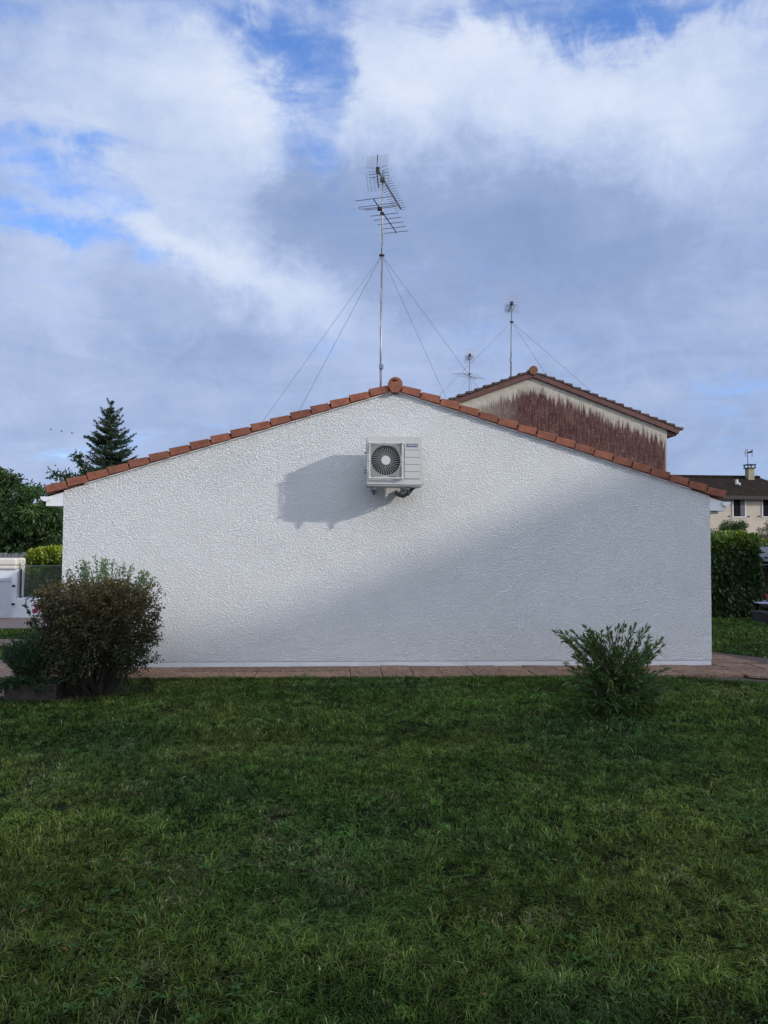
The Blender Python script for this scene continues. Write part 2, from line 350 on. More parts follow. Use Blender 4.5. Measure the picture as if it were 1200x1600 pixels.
# ------------------------------------------------------------------ the white house
house = empty('house', (XA, WY, 0), 'low white stuccoed house whose blank gable wall with terracotta verge tiles faces the lawn', 'house')
mb = MB()
mb.prism([(XL, WY, 0.105), (XRW, WY, 0.105), (XRW, WY, ZR), (XA, WY, ZA), (XL, WY, ZL)], (0, HY1-WY, 0))
mb.build('wall', M_stucco, house)
mb = MB(); mb.box(((XL+XRW)/2, (WY+HY1)/2, 0.05), (XRW-XL-0.012, HY1-WY-0.012, 0.10)); mb.build('plinth', M_plinth, house)
def slope_roof(xe, ze, xa, za, y0, y1, th, name, mat_, par, cap=0.0):
    n = 34; mb = MB(); d = np.array([xe-xa, 0, ze-za]); L = np.linalg.norm(d); d /= L; nn = np.array([-d[2], 0, d[0]]);  nn = nn if nn[2] > 0 else -nn
    a = np.array([xa, 0, za]); e = np.array([xe, 0, ze])
    ny = int((y1-y0)/0.20); rows_a = []; rows_b = []
    vs = []; fs = []
    for j in range(ny*4+1):              # rounded pan-tile corrugation running down the slope
        y = y0+(y1-y0)*j/(ny*4); hgt = th+0.03*(0.5+0.5*math.cos(j*PI/2))
        for p in (a, e): vs.append(p+nn*hgt+np.array([0, y, 0]))
    for j in range(ny*4): fs.append((2*j, 2*j+1, 2*j+3, 2*j+2))
    mb.add(vs, fs); mb.prism([a+(0, y0, 0), e+(0, y0, 0), e+nn*th+(0, y0, 0), a+nn*th+(0, y0, 0)], (0, y1-y0, 0))
    return mb.build(name, mat_, par)
sl, sr = (ZA-ZL)/(XA-XL), (ZA-ZR)/(XRW-XA)
EXL, EXR = at(72, 778, WY-0.06)[0], at(1134, 780, WY-0.06)[0]
slope_roof(EXL+0.03, ZA-sl*(XA-EXL-0.03)+0.012, XA, ZA+0.012, WY-0.035, HY1+0.1, 0.045, 'roof', M_tile, house)
slope_roof(EXR-0.03, ZA-sr*(EXR-0.03-XA)+0.012, XA, ZA+0.012, WY-0.035, HY1+0.1, 0.045, 'roof', M_tile, house)
def verge(sgn, xe, slope, n):
    mb = MB(); base = np.array([XA, WY-0.055, ZA+0.010]); d = np.array([sgn, 0, -slope]); Lx = abs(xe-XA)-0.075; L = Lx*np.linalg.norm(d); d /= np.linalg.norm(d)
    up = np.array([sgn*slope, 0, 1.0]); up /= np.linalg.norm(up); st = (L)/n
    tilt = 0.026
    for i in range(n):
        s0 = 0.075+st*i; s1 = s0+st
        jz = random.uniform(-0.003, 0.003); g = random.uniform(0.008, 0.020); yj = random.uniform(-0.004, 0.004)
        a = base+d*(s0+g*0.5)+(0, yj, 0); b = base+d*(s1-g)+(0, yj, 0); h0, h1 = 0.093+jz, 0.093+tilt+jz
        l0, l1 = 0.0, tilt*0.55
        mb.add([a+up*l0, b+up*l1, b+up*h1, a+up*h0, a+up*l0+(0, .09, 0), b+up*l1+(0, .09, 0), b+up*h1+(0, .16, 0), a+up*h0+(0, .16, 0)],
               [(0, 1, 2, 3), (5, 4, 7, 6), (3, 2, 6, 7), (1, 0, 4, 5), (0, 3, 7, 4), (2, 1, 5, 6)])
    me = mb.mesh(); bm = bmesh.new(); bm.from_mesh(me); bmesh.ops.recalc_face_normals(bm, faces=bm.faces)
    bmesh.ops.bevel(bm, geom=bm.edges[:], offset=0.004, segments=1, affect='EDGES'); bm.to_mesh(me); bm.free()
    link('verge_tiles', me, M_tile, house)
    mb = MB(); a = base+d*0.05+(0, 0.025, 0)+up*0.012; b = base+d*(L+0.05)+(0, 0.025, 0)+up*0.012
    mb.prism([a, b, b+up*0.070, a+up*0.070], (0, 0.02, 0)); mb.build('verge_backing', M_tile_d, house)  # dark strip painted behind the open joints so they read as shaded slots
    mb = MB(); a = base+d*0.0+(0, 0.030, 0)-up*0.012; b = base+d*(L-0.42)+(0, 0.030, 0)-up*0.012      # thin white rake strip below the tiles
    mb.prism([a, b, b+up*0.020, a+up*0.020], (0, 0.022, 0)); mb.build('rake_strip', M_pvc, house)
verge(-1, EXL, sl, 17); verge(1, EXR, sr, 17)
mb = MB()                                  # keystone-shaped end disc and half-round ridge tiles behind it
cx, cz = XA, ZA+0.085; out = []
for k in range(21):
    t = R(-35+250*k/20); out.append((cx+0.100*math.cos(t), WY-0.085, cz+0.100*math.sin(t)))
out += [(cx-0.045, WY-0.085, cz-0.108), (cx+0.045, WY-0.085, cz-0.108)]
mb.prism(out[::-1], (0, 0.06, 0))
me = mb.mesh(); bm = bmesh.new(); bm.from_mesh(me); bmesh.ops.recalc_face_normals(bm, faces=bm.faces); bm.to_mesh(me); bm.free()
fin = link('ridge_end_cap', me, M_tile, house)
mb = MB(); mb.tube([(cx-0.04, WY-0.089, cz+0.052), (cx-0.01, WY-0.089, cz+0.060), (cx+0.03, WY-0.089, cz+0.052)], [0.006, 0.013, 0.005], 6); mb.build('indent_shade', M_tile_d, fin)  # dark sliver painted for the shade of a small indentation
mb = MB()
for i in range(29):
    y0 = WY-0.02+i*0.395; mb.tube([(cx, y0, cz-0.02), (cx, y0+0.39, cz-0.032)], [0.098, 0.092], 18)
mb.build('ridge_tiles', M_tile, house, True)
for sgn, xw, zw, xe, slp in ((-1, XL, ZL, EXL, sl), (1, XRW, ZR, EXR, sr)):
    xo = xw+sgn*0.215; zo = zw-slp*0.215
    mb = MB(); mb.prism([(xw+sgn*0.002, WY+0.004, zw-0.02), (xo, WY+0.004, zo-0.02), (xo, WY+0.004, zw-0.205), (xw+sgn*0.002, WY+0.004, zw-0.205)], (0, HY1-WY-0.02, 0))
    ss = mb.build('soffit_box', M_pvc, house)
    mb = MB(); mb.box((xo+sgn*0.006, WY+0.4, (zo+zw)/2-0.115), (0.01, 0.8, abs(zo-zw+0.185)+0.0)); mb.build('edge_trim', M_pvc, ss)
    if sgn > 0:
        mb = MB(); mb.bevbox((xw+0.11, WY+0.20, zw-0.225), (0.13, 0.16, 0.035), 0.006); mb.build('vent_trim', M_pvc, house)
    gx = xe+sgn*0.025; gz = zo-0.015; prof = [(gx+0.062*math.cos(R(a)), gz+0.062*math.sin(R(a))) for a in range(180, 361, 15)]
    mb = MB(); outp = [(p[0], WY-0.03, p[1]) for p in prof]; mb.prism(outp, (0, 0.006, 0))
    inn = [(gx+(p[0]-gx)*0.93, WY-0.024, gz+(p[1]-gz)*0.93) for p in prof]; o2 = [(p[0], WY-0.024, p[1]) for p in prof]
    n = len(prof); V = o2+inn+[(p[0], HY1, p[2]) for p in o2]+[(p[0], HY1, p[2]) for p in inn]; F = []
    for i in range(n-1): F += [(i, i+1, 2*n+i+1, 2*n+i), (n+i+1, n+i, 3*n+i, 3*n+i+1)]
    mb.add(V, F); mb.build('gutter', M_pvc, house)

# ------------------------------------------------------------------ air conditioner
AY = WY-0.53; BY = WY-0.21
p0 = at(573.5, 681, AY); p1 = at(659.5, 758, AY); ax0, ax1, az1, az0 = p0[0], p1[0], p0[2], p1[2]; acw, ach = ax1-ax0, az1-az0
M_case = mat('cream_enamel_casing', (0.52, 0.515, 0.49), 0.42, 0.04, 3, dirt=(0.47, 0.46, 0.43))
M_case2 = mat('cream_plastic_trim', (0.60, 0.595, 0.57), 0.45, 0.03, 3)
M_groove = mat('panel_groove', (0.33, 0.33, 0.32), 0.6, 0.1, 10)
M_fan = mat('fan_recess', (0.012, 0.013, 0.016), 0.6, 0.2, 10)
M_blade = mat('grey_fan_blade', (0.012, 0.012, 0.014), 0.5, 0.1, 10)
ac = empty('air_conditioner', ((ax0+ax1)/2, BY, az0), 'boxy cream outdoor air conditioning unit with round fan high on the white gable', 'air conditioner')
fx, fz, fr = ax0+0.034*10+0.0, 0, 0
kx = acw/86.0; FX = ax0+kx*(602.7-573.5); FZ = az1-kx*(719-681); FR = kx*23.3
# casing with a real round opening in its front sheet
mb = MB(); mb.bevbox(((ax0+ax1)/2, (AY+BY)/2+0.02, (az0+az1)/2), (acw, BY-AY-0.04, ach), 0.010)
me = mb.mesh()
case = link('casing', me, M_case, ac)
bm = bmesh.new(); ring = []
NS = 48; xa, xb, za, zb = ax0+0.004, ax1-0.004, az0+0.004, az1-0.004
def edgept(t):
    c_, s_ = math.cos(t), math.sin(t); ks = []
    if c_ > 1e-9: ks.append((xb-FX)/c_)
    if c_ < -1e-9: ks.append((xa-FX)/c_)
    if s_ > 1e-9: ks.append((zb-FZ)/s_)
    if s_ < -1e-9: ks.append((za-FZ)/s_)
    k = min(ks); return FX+c_*k, FZ+s_*k
angs = sorted([2*PI*k/NS for k in range(NS)]+[math.atan2(z-FZ, x-FX) % (2*PI) for x in (xa, xb) for z in (za, zb)])
mb = MB(); V = []
for t in angs:
    e = edgept(t); c_ = (FX+FR*math.cos(t), FZ+FR*math.sin(t)); V += [(e[0], AY, e[1]), (c_[0], AY, c_[1]), (c_[0], AY+0.05, c_[1]), (e[0], AY+0.05, e[1])]
n = len(angs); F = []
for i in range(n):
    a = 4*i; b = 4*((i+1) % n); F += [(a, a+1, b+1, b), (a+1, a+2, b+2, b+1), (a+3, a, b, b+3)]
mb.add(V, F); me = mb.mesh(); bm = bmesh.new(); bm.from_mesh(me); bmesh.ops.recalc_face_normals(bm, faces=bm.faces); bm.to_mesh(me); bm.free()
me2 = me; front = link('front_panel', me2, M_case, ac)
# push the inner casing back so the opening is hollow
co = np.empty(len(case.data.vertices)*3, 'f'); case.data.vertices.foreach_get('co', co); co = co.reshape(-1, 3); co[:, 1] = np.where(co[:, 1] < (AY+BY)/2, co[:, 1]+0.031, co[:, 1]); case.data.vertices.foreach_set('co', co.ravel())
mb = MB(); mb.disc((FX, AY+0.047, FZ), FR*0.998, (0, 1, 0), 0.006, 40); rec = mb.build('fan_recess', M_fan, ac)
mb = MB()
for k in range(3):
    t0 = 2*PI*k/3+0.4; vs = []
    for a in np.linspace(0, 1.25, 7):
        for rr in (0.28, 0.62, 0.94): vs.append((FX+FR*rr*math.cos(t0+a-0.25*rr), AY+0.036-0.012*a, FZ+FR*rr*math.sin(t0+a-0.25*rr)))
    mb.add(vs, [(i*3+j, i*3+j+1, i*3+j+4, i*3+j+3) for i in range(6) for j in range(2)])
mb.build('fan', M_blade, ac)
mb = MB(); gq = AY-0.012
for k in range(34):
    t = 2*PI*k/34+0.03; c_, s_ = math.cos(t), math.sin(t)
    mb.tube([(FX+FR*0.28*c_, gq, FZ+FR*0.28*s_), (FX+FR*0.66*math.cos(t+.05), gq-0.012, FZ+FR*0.66*math.sin(t+.05)), (FX+FR*1.0*math.cos(t+.13), gq+0.006, FZ+FR*1.0*math.sin(t+.13))], 0.0017, 4)
for rr in (0.30, 1.0):
    mb.tube([(FX+FR*rr*math.cos(2*PI*k/40), gq-0.004, FZ+FR*rr*math.sin(2*PI*k/40)) for k in range(41)], 0.0016, 4)
grille = mb.build('fan_grille', M_case2, ac)
mb = MB(); mb.disc((FX, gq-0.010, FZ), FR*0.30, (0, 1, 0), 0.018, 32); mb.build('hub_disc', M_case2, grille)
gx0, gx1 = ax0+kx*(577.5-573.5), ax0+kx*(628.5-573.5); gz1, gz0 = az1-kx*(692-681), az1-kx*(746.5-681); yb = AY-0.045
M_mesh = mat('net_guard_grey', (0.24, 0.235, 0.22), 0.6, 0.1, 10)
mb = MB()                                  # square guard standing off the panel: frame bars, corner blocks, net corners
for z in (gz0, gz1): mb.bevbox(((gx0+gx1)/2, yb, z), (gx1-gx0, 0.016, 0.016), 0.003)
for x in (gx0, gx1): mb.bevbox((x, yb, (gz0+gz1)/2), (0.016, 0.014, gz1-gz0), 0.003)
for x in (gx0, gx1):
    for z in (gz0, gz1): mb.bevbox((x, yb+0.004, z), (0.030, 0.040, 0.026), 0.006); mb.tube([(x, yb, z), (x, AY, z)], 0.006, 8)
for x, z in (((gx0+gx1)/2, gz0), ((gx0+gx1)/2, gz1), (gx0, (gz0+gz1)/2), (gx1, (gz0+gz1)/2)): mb.bevbox((x, yb, z), (0.024, 0.024, 0.022), 0.004); mb.tube([(x, yb, z), (x, AY, z)], 0.004, 6)
gd = mb.build('wind_guard', M_case2, ac)
mb = MB()
for sx in (0, 1):
    for sz in (0, 1):
        X0 = gx0 if sx == 0 else gx1; Z0 = gz0 if sz == 0 else gz1; qx = 1 if sx == 0 else -1; qz = 1 if sz == 0 else -1; outl = [(X0+qx*0.014, yb+0.010, Z0+qz*0.014)]
        c0 = math.atan2(-qz, -qx)
        for k in range(9):
            t = c0+R(-45+90*k/8)*1.0; r_ = FR*1.03; outl.append((FX+r_*math.cos(t), yb+0.010, FZ+r_*math.sin(t)))
        mb.prism(outl, (0, 0.003, 0))
me = mb.mesh(); bm = bmesh.new(); bm.from_mesh(me); bmesh.ops.recalc_face_normals(bm, faces=bm.faces); bm.to_mesh(me); bm.free()
link('corner_net', me, M_mesh, gd)
sx0, sx1 = ax0+kx*(632-573.5), ax0+kx*(655.5-573.5)
zz = [az1-kx*(v-681) for v in (692.5, 702.5, 713.8, 725.0, 736.2, 747.2)]
for i in range(5):
    mb = MB(); mb.bevbox(((sx0+sx1)/2, AY-0.002, (zz[i]+zz[i+1])/2), (sx1-sx0, 0.010, zz[i]-zz[i+1]-0.008), 0.003); mb.build('louvre_panel', M_case, front)
mb = MB(); mb.box(((sx0+sx1)/2, AY-0.001, (zz[0]+zz[5])/2), (sx1-sx0+0.012, 0.003, zz[0]-zz[5]+0.008)); mb.build('panel_groove', M_groove, front)
M_blue = mat('navy_badge', (0.012, 0.032, 0.095), 0.4, 0.05, 5); M_letter = mat('badge_lettering', (0.75, 0.78, 0.82), 0.5, 0.02, 5)
bx0, bx1 = ax0+kx*(635.2-573.5), ax0+kx*(652.2-573.5); bz1, bz0 = az1-kx*(692.8-681), az1-kx*(697.5-681)
mb = MB(); mb.box(((bx0+bx1)/2, AY-0.0085, (bz0+bz1)/2), (bx1-bx0, 0.004, bz1-bz0)); badge = mb.build('badge', M_blue, front)
cu = bpy.data.curves.new('lettering', 'FONT'); cu.body = 'HITACHI'; cu.align_x = 'CENTER'; cu.align_y = 'CENTER'; cu.size = 1.0; cu.extrude = 0.01; cu.offset = 0.015
to = bpy.data.objects.new('tmp', cu); COL.objects.link(to); bpy.context.view_layer.update()
tm = bpy.data.meshes.new_from_object(to); bpy.data.objects.remove(to)
co = np.empty(len(tm.vertices)*3, 'f'); tm.vertices.foreach_get('co', co); co = co.reshape(-1, 3); mn, mx_ = co.min(0), co.max(0); c_ = (mn+mx_)/2
sx_ = (bx1-bx0)*0.84/(mx_[0]-mn[0]); sz_ = (bz1-bz0)*0.60/(mx_[1]-mn[1])
nc = np.stack([(bx0+bx1)/2+(co[:, 0]-c_[0])*sx_, AY-0.0115-(co[:, 2]-c_[2])*0.05, (bz0+bz1)/2+(co[:, 1]-c_[1])*sz_], 1); tm.vertices.foreach_set('co', nc.astype('f').ravel())
link('lettering', tm, M_letter, badge)
mb = MB()                                  # service-valve cover on the right flank, screws and coil guard at the left
zc0, zc1 = az1-kx*(755-681), az1-kx*(736-681)
mb.prism([(ax1-0.002, BY-0.24, zc0), (ax1+0.045, BY-0.24, zc0+0.012), (ax1+0.045, BY-0.24, zc1-0.03), (ax1+0.012, BY-0.24, zc1), (ax1+0.012, BY-0.24, zc1+0.34), (ax1-0.002, BY-0.24, zc1+0.36)], (0, 0.19, 0))
me = mb.mesh(); bm = bmesh.new(); bm.from_mesh(me); bmesh.ops.recalc_face_normals(bm, faces=bm.faces); bmesh.ops.bevel(bm, geom=bm.edges[:], offset=0.004, segments=2, affect='EDGES'); bm.to_mesh(me); bm.free()
link('service_cover', me, M_case, ac)
for zf in (0.70, 0.33, 0.27): mb = MB(); mb.tube([(ax0-0.001, BY-0.06, az0+ach*zf), (ax0-0.022, BY-0.06, az0+ach*zf)], [0.010, 0.008], 8); mb.build('side_screw', M_dark, ac)
mb = MB(); mb.bevbox(((ax0+ax1)/2, (AY+BY)/2, az0-0.010), (acw-0.01, BY-AY-0.02, 0.020), 0.004); mb.build('base_tray', mat('tray_grey', (0.36, 0.36, 0.35), 0.5, 0.1, 8), ac)
for bxp in (583.5+2, 638.5):
    x = ax0+kx*(bxp-573.5); mb = MB()
    mb.box((x, (AY+WY)/2+0.03, az0-0.040), (0.036, WY-AY-0.06, 0.034)); mb.box((x, WY-0.012, az0+0.10), (0.040, 0.022, 0.30))
    br = mb.build('bracket', M_metalg, ac)
    mb = MB(); mb.tube([(x, AY+0.045, az0-0.058), (x, AY+0.045, az0-0.135)], [0.022, 0.016], 10); mb.build('rubber_end', M_dark, br)
for fxp in (589, 631):
    x = ax0+kx*(fxp-573.5); mb = MB(); mb.bevbox((x, AY+0.07, az0-0.022), (0.055, 0.05, 0.03), 0.005); mb.build('foot', M_case, ac)
M_pipe = mat('pipe_insulation', (0.12, 0.125, 0.11), 0.7, 0.15, 20)
mb = MB(); px_ = ax0+kx*(640-573.5)
mb.tube([(ax1-0.03, BY-0.05, az0+0.03), (px_+0.06, BY-0.02, az0-0.03), (px_+0.02, WY-0.16, az0-0.085), (px_-0.05, WY-0.10, az0-0.12), (px_-0.10, WY-0.05, az0-0.10), (px_-0.14, WY-0.02, az0-0.05)], 0.026, 10)
mb.build('pipe', M_pipe, ac, True)
mb = MB(); mb.tube([(px_+0.0, AY+0.10, az0-0.03), (px_+0.0, AY+0.14, az0-0.09), (px_-0.05, WY-0.20, az0-0.135), (px_-0.09, WY-0.10, az0-0.12)], 0.014, 8); mb.build('cable', M_dark, ac, True)

# ------------------------------------------------------------------ tv antennas
def antenna(name, mast_xy, z0, z1, s, gp, label, group, vhf=True, vhf_z=None, long_boom=True, guys=(), guy_z=None, box_z=None, dr=(0.32, 0.95), grid_px=None, thick=1.0):
    x, y = mast_xy; root = empty(name, (x, y, z0), label, 'antenna', group); T = thick
    mb = MB(); zm = z0+(z1-z0)*0.62; mb.tube([(x-0.01*s, y, z0), (x, y, zm)], 0.019*T, 8); mb.tube([(x, y, zm), (x+0.012*s, y, z1)], 0.014*T, 8); mb.build('mast', M_metalg, root, True)
    d = np.array([dr[0], dr[1], 0.0]); d /= np.linalg.norm(d); w = np.array([d[1], -d[0], 0.0]); up = np.array([0, 0, 1.0])
    return root, d, w, up, x, y
ax_, ay_ = at(597, 335, 13.7)[0], 13.7
TZ = at(598, 265, 13.7)[2]
zr0 = ZA+0.05
root, d, w, up, x, y = antenna('tv_antenna', (ax_, ay_), zr0, TZ-0.02, 1, None, 'tallest television antenna, held by four guy wires on the white house ridge', 'television antennas on roof masts')
N0 = at(589, 262, 13.35); N1 = at(626.5, 329, 14.95); N1[2] = N0[2] = (N0[2]+N1[2])/2
bd = unit(N1-N0); bw = np.array([bd[1], -bd[0], 0]); BL = np.linalg.norm(N1-N0)
mb = MB(); mb.tube([N0, N1], 0.012, 6); boom = mb.build('boom', M_dark, root)
mb = MB(); mb.bevbox(N0+bd*0.05, (0.07, 0.10, 0.10), 0.015); mb.build('dipole_box', M_dark, boom)
mb = MB()
for k in range(15):
    c_ = N0+bd*(0.22+(BL-0.24)*k/14); L_ = 0.155-0.003*k
    for sgn in (-1, 1):
        mb.tube([c_, c_+bw*sgn*L_*0.55+up*0.035, c_+bw*sgn*L_+up*0.012], 0.0032, 4); mb.tube([c_, c_+bw*sgn*L_*0.55-up*0.030, c_+bw*sgn*L_-up*0.025], 0.0032, 4)
    mb.bevbox(c_+up*0.012, (0.028, 0.028, 0.034), 0.004)
mb.build('director', M_alu, boom)
mb = MB()
for k in range(4):
    for sgn in (-1, 1):
        cc = N0+bd*(0.06+0.03*k); mb.tube([cc, cc+bw*sgn*0.07+up*(0.05-0.04*k), cc+bw*sgn*0.18+up*(0.075-0.045*k)], 0.0035, 4)
mb.build('dipole', M_alu, boom)
def grid(c, wv, uv, Wd, Hh, nv, nh, name, par, r=0.0022, rv=0.0035):
    mb = MB(); wv = unit(np.array(wv)); uv = unit(np.array(uv))
    for k in range(nh+1): p = c+uv*Hh*k/nh; mb.tube([p-wv*Wd/2, p+wv*Wd/2], r, 3)
    for k in range(nv+1): q = c+wv*(Wd*(k/nv-0.5)); mb.tube([q, q+uv*Hh], rv, 3)
    return mb.build(name, M_alu, par)
g0 = N0-bd*0.02
grid(g0+up*0.03, bw, up*0.92+bd*0.25, 0.40, 0.24, 6, 11, 'reflector_grid', root)
grid(g0-up*0.05, bw, -up*0.86+bd*0.5, 0.40, 0.32, 6, 12, 'reflector_grid', root)
mb = MB(); mb.tube([g0-up*0.05, g0+up*0.28+bd*0.06], 0.008, 6); mb.tube([g0, g0-up*0.28+bd*0.12], 0.010, 6); mb.build('reflector_strut', M_dark, root)
V0 = at(583.7, 312, 13.1); V1 = at(619.5, 363, 14.5); V1[2] = V0[2] = (V0[2]+V1[2])/2
vd = unit(V1-V0); vw = np.array([vd[1], -vd[0], 0]); VL = np.linalg.norm(V1-V0)
mb = MB(); mb.tube([V0, V1], 0.010, 6); vb = mb.build('lower_boom', M_dark, root)
mb = MB()
for tt, hl in ((0.0, .335), (0.27, .29), (0.45, .265), (0.58, .26), (0.72, .25), (0.86, .245), (1.0, .24)):
    c_ = V0+vd*VL*tt+up*0.012; mb.tube([c_-vw*hl, c_+vw*hl], 0.0065, 6)
mb.build('element', M_alu, vb)
mb = MB(); c_ = V0+vd*VL*0.20+up*0.01; hl = 0.33; q = []
for k in range(13): t = R(90+180*k/12); q.append(c_-vw*(hl)+vw*0.03*math.cos(t)+vd*0.045*math.sin(t))
for k in range(13): t = R(-90+180*k/12); q.append(c_+vw*(hl)+vw*0.03*math.cos(t)+vd*0.045*math.sin(t))
mb.tube(q+[q[0]], 0.006, 6); mb.build('folded_dipole', M_alu, vb)
mb = MB(); mb.bevbox(V0+vd*VL*0.25-up*0.01, (0.085, 0.06, 0.06), 0.01); mb.build('junction_box', M_dark, vb)
mc = lambda z: np.array([ax_, ay_, z])
GZ = at(597, 399, ay_)[2]
mb = MB(); mb.disc(mc(GZ), 0.05, (0, 0, 1), 0.02, 12); mb.build('guy_ring', M_dark, root)
mb = MB(); mb.bevbox(mc(at(597, 334, ay_)[2]), (0.07, 0.07, 0.05), 0.008); mb.build('clamp', M_dark, root)
mb = MB(); mb.bevbox(mc(at(598, 282, ay_)[2])-np.array([0, .02, 0]), (0.08, 0.09, 0.07), 0.01); mb.build('clamp', M_dark, root)
mb = MB(); mb.bevbox(mc(at(594, 574, ay_)[2])-np.array([0, 0.05, 0]), (0.075, 0.05, 0.085), 0.008); mb.build('amplifier_box', mat('grey_box', (0.17, 0.21, 0.27), 0.6, 0.1, 9), root)
mb = MB(); zz_ = np.linspace(GZ+1.3, zr0+0.05, 22); mb.tube([mc(z)+np.array([0.02*math.sin(i*1.3)-0.012, -0.022+0.006*math.cos(i), 0]) for i, z in enumerate(zz_)], 0.0045, 5); mb.build('coax_cable', mat('cable_sheath', (0.55, 0.55, 0.53), 0.6, 0.05, 8), root)
def on_line(A, qpx, qpy, depth, zfun, X0=-3.0, X1=5.0):   # roof point whose straight line to A passes through the pixel's ray
    r_ = ray(qpx, qpy); o = np.array([0, 0, CH]); nrm = np.cross(A-o, r_); best = None
    for X in np.linspace(X0, X1, 4001):
        p = np.array([X, depth, zfun(X)]); e = abs((p-o)@nrm)
        if best is None or e < best[0]: best = (e, p)
    return best[1]
roofL = lambda X: ZA+0.06-(sl*(XA-X) if X < XA else sr*(X-XA))
mb = MB(); A = mc(GZ)
for (qx, qy, dep, a_, b_) in ((413, 655, 12.6, -3.4, 0.2), (470, 637, 15.2, -3.4, 0.5), (693, 613, 15.6, 1.0, 4.9), (727, 578, 12.4, 1.2, 4.9)):
    mb.tube([A, on_line(A, qx, qy, dep, roofL, a_, b_)], 0.0030, 4)
mb.build('guy_wire', M_wire, root)

# ------------------------------------------------------------------ stained neighbour house
NY = 27.0
NXA = at(832, 590, NY)[0]; NZA = at(832, 590, NY)[2]
nR = at(1042, 672, NY); NXR = nR[0]; NZR = nR[2]; nslope = (NZA-NZR)/(NXR-NXA); NXL = NXA-(NXR-NXA)*1.0
def total_(l): return W_sum(l)
def stained():
    global W_sum
    W_sum = lambda l: T.m('ADD', T.m('ADD', l[0], l[1]), l[2])
    m_ = bpy.data.materials.new('stained_render'); m_.use_nodes = True; T = NT(m_.node_tree); b = T.n['Principled BSDF']
    co = T.node('ShaderNodeTexCoord').outputs['Object']; sp = T.node('ShaderNodeSeparateXYZ'); T.l.new(co, sp.inputs[0])
    x_ = T.m('ABSOLUTE', T.m('SUBTRACT', sp.outputs['X'], NXA))
    drop = T.m('SUBTRACT', T.m('SUBTRACT', NZA, T.m('MULTIPLY', x_, nslope)), sp.outputs['Z'])     # metres below the verge
    mp = T.node('ShaderNodeMapping'); mp.inputs['Scale'].default_value = (1, 1, 0.10); T.l.new(co, mp.inputs[0])
    s1 = T.noise(mp.outputs[0], 9, 4, 0.6, 0.1); mp2 = T.node('ShaderNodeMapping'); mp2.inputs['Scale'].default_value = (1, 1, 0.05); T.l.new(co, mp2.inputs[0])
    s2 = T.noise(mp2.outputs[0], 2.2, 3, 0.6)
    s3 = T.noise(mp.outputs[0], 24, 3, 0.6)
    thr = total_([T.m('MULTIPLY', T.m('SUBTRACT', s1, 0.5), 1.0), T.m('MULTIPLY', T.m('SUBTRACT', s3, 0.5), 0.8), T.m('MULTIPLY', T.m('SUBTRACT', s2, 0.5), 0.6)])
    k = T.mapr(T.m('ADD', drop, thr), 0.24, 0.62, 0, 1, True)
    body = T.noise(mp.outputs[0], 15, 7, 0.75)
    stain = T.ramp(body, [(0.36, (0.050, 0.020, 0.018)), (0.48, (0.082, 0.034, 0.030)), (0.60, (0.14, 0.078, 0.066)), (0.72, (0.25, 0.175, 0.15))])
    spots = T.mapr(T.noise(co, 9, 7, 0.85, 0.9), 0.54, 0.64, 0, 0.8, True)
    stain = T.mix(spots, stain, (0.28, 0.215, 0.175))
    edge = T.mapr(sp.outputs['X'], T_edge-0.10, T_edge-0.02, 1, 0)
    k = T.m('MULTIPLY', k, edge)
    fade = T.mapr(T.m('SUBTRACT', NXA, sp.outputs['X']), 0.4, 2.6, 1.0, 0.35)
    k = T.m('MULTIPLY', k, fade)
    clean = T.ramp(T.noise(co, 5, 7, 0.7), [(0.3, (0.40, 0.36, 0.29)), (0.7, (0.52, 0.475, 0.40))])
    T.l.new(T.mix(k, clean, stain), b.inputs['Base Color']); b.inputs['Roughness'].default_value = 0.9; b.inputs['Specular IOR Level'].default_value = 0.2
    bp = T.node('ShaderNodeBump'); bp.inputs['Distance'].default_value = 0.02; T.l.new(T.noise(co, 22, 5, 0.7), bp.inputs['Height']); T.l.new(bp.outputs[0], b.inputs['Normal'])
    return m_
T_edge = NXR
M_stain = stained()
M_brownwood = mat('brown_fascia_paint', (0.115, 0.045, 0.035), 0.7, 0.3, 4, 0.002, 40, dirt=(0.075, 0.04, 0.035))
M_oldtile = mat('lichened_roof_tile', (0.055, 0.034, 0.028), 0.95, 0.6, 14, 0.01, 30, dirt=(0.20, 0.14, 0.11), detail=8, island=0.35)
M_gold = mat('ochre_lichen_cap', (0.16, 0.078, 0.028), 0.85, 0.35, 12, 0.004, 40)
nh = empty('house', (NXA, NY, 0), 'taller house behind with a gable wall stained dark red-brown and old lichen-spotted roof tiles', 'house')
mb = MB(); mb.prism([(NXL, NY, 0), (NXR, NY, 0), (NXR, NY, NZR), (NXA, NY, NZA), (NXL, NY, NZR)], (0, 21, 0)); mb.build('wall', M_stain, nh)
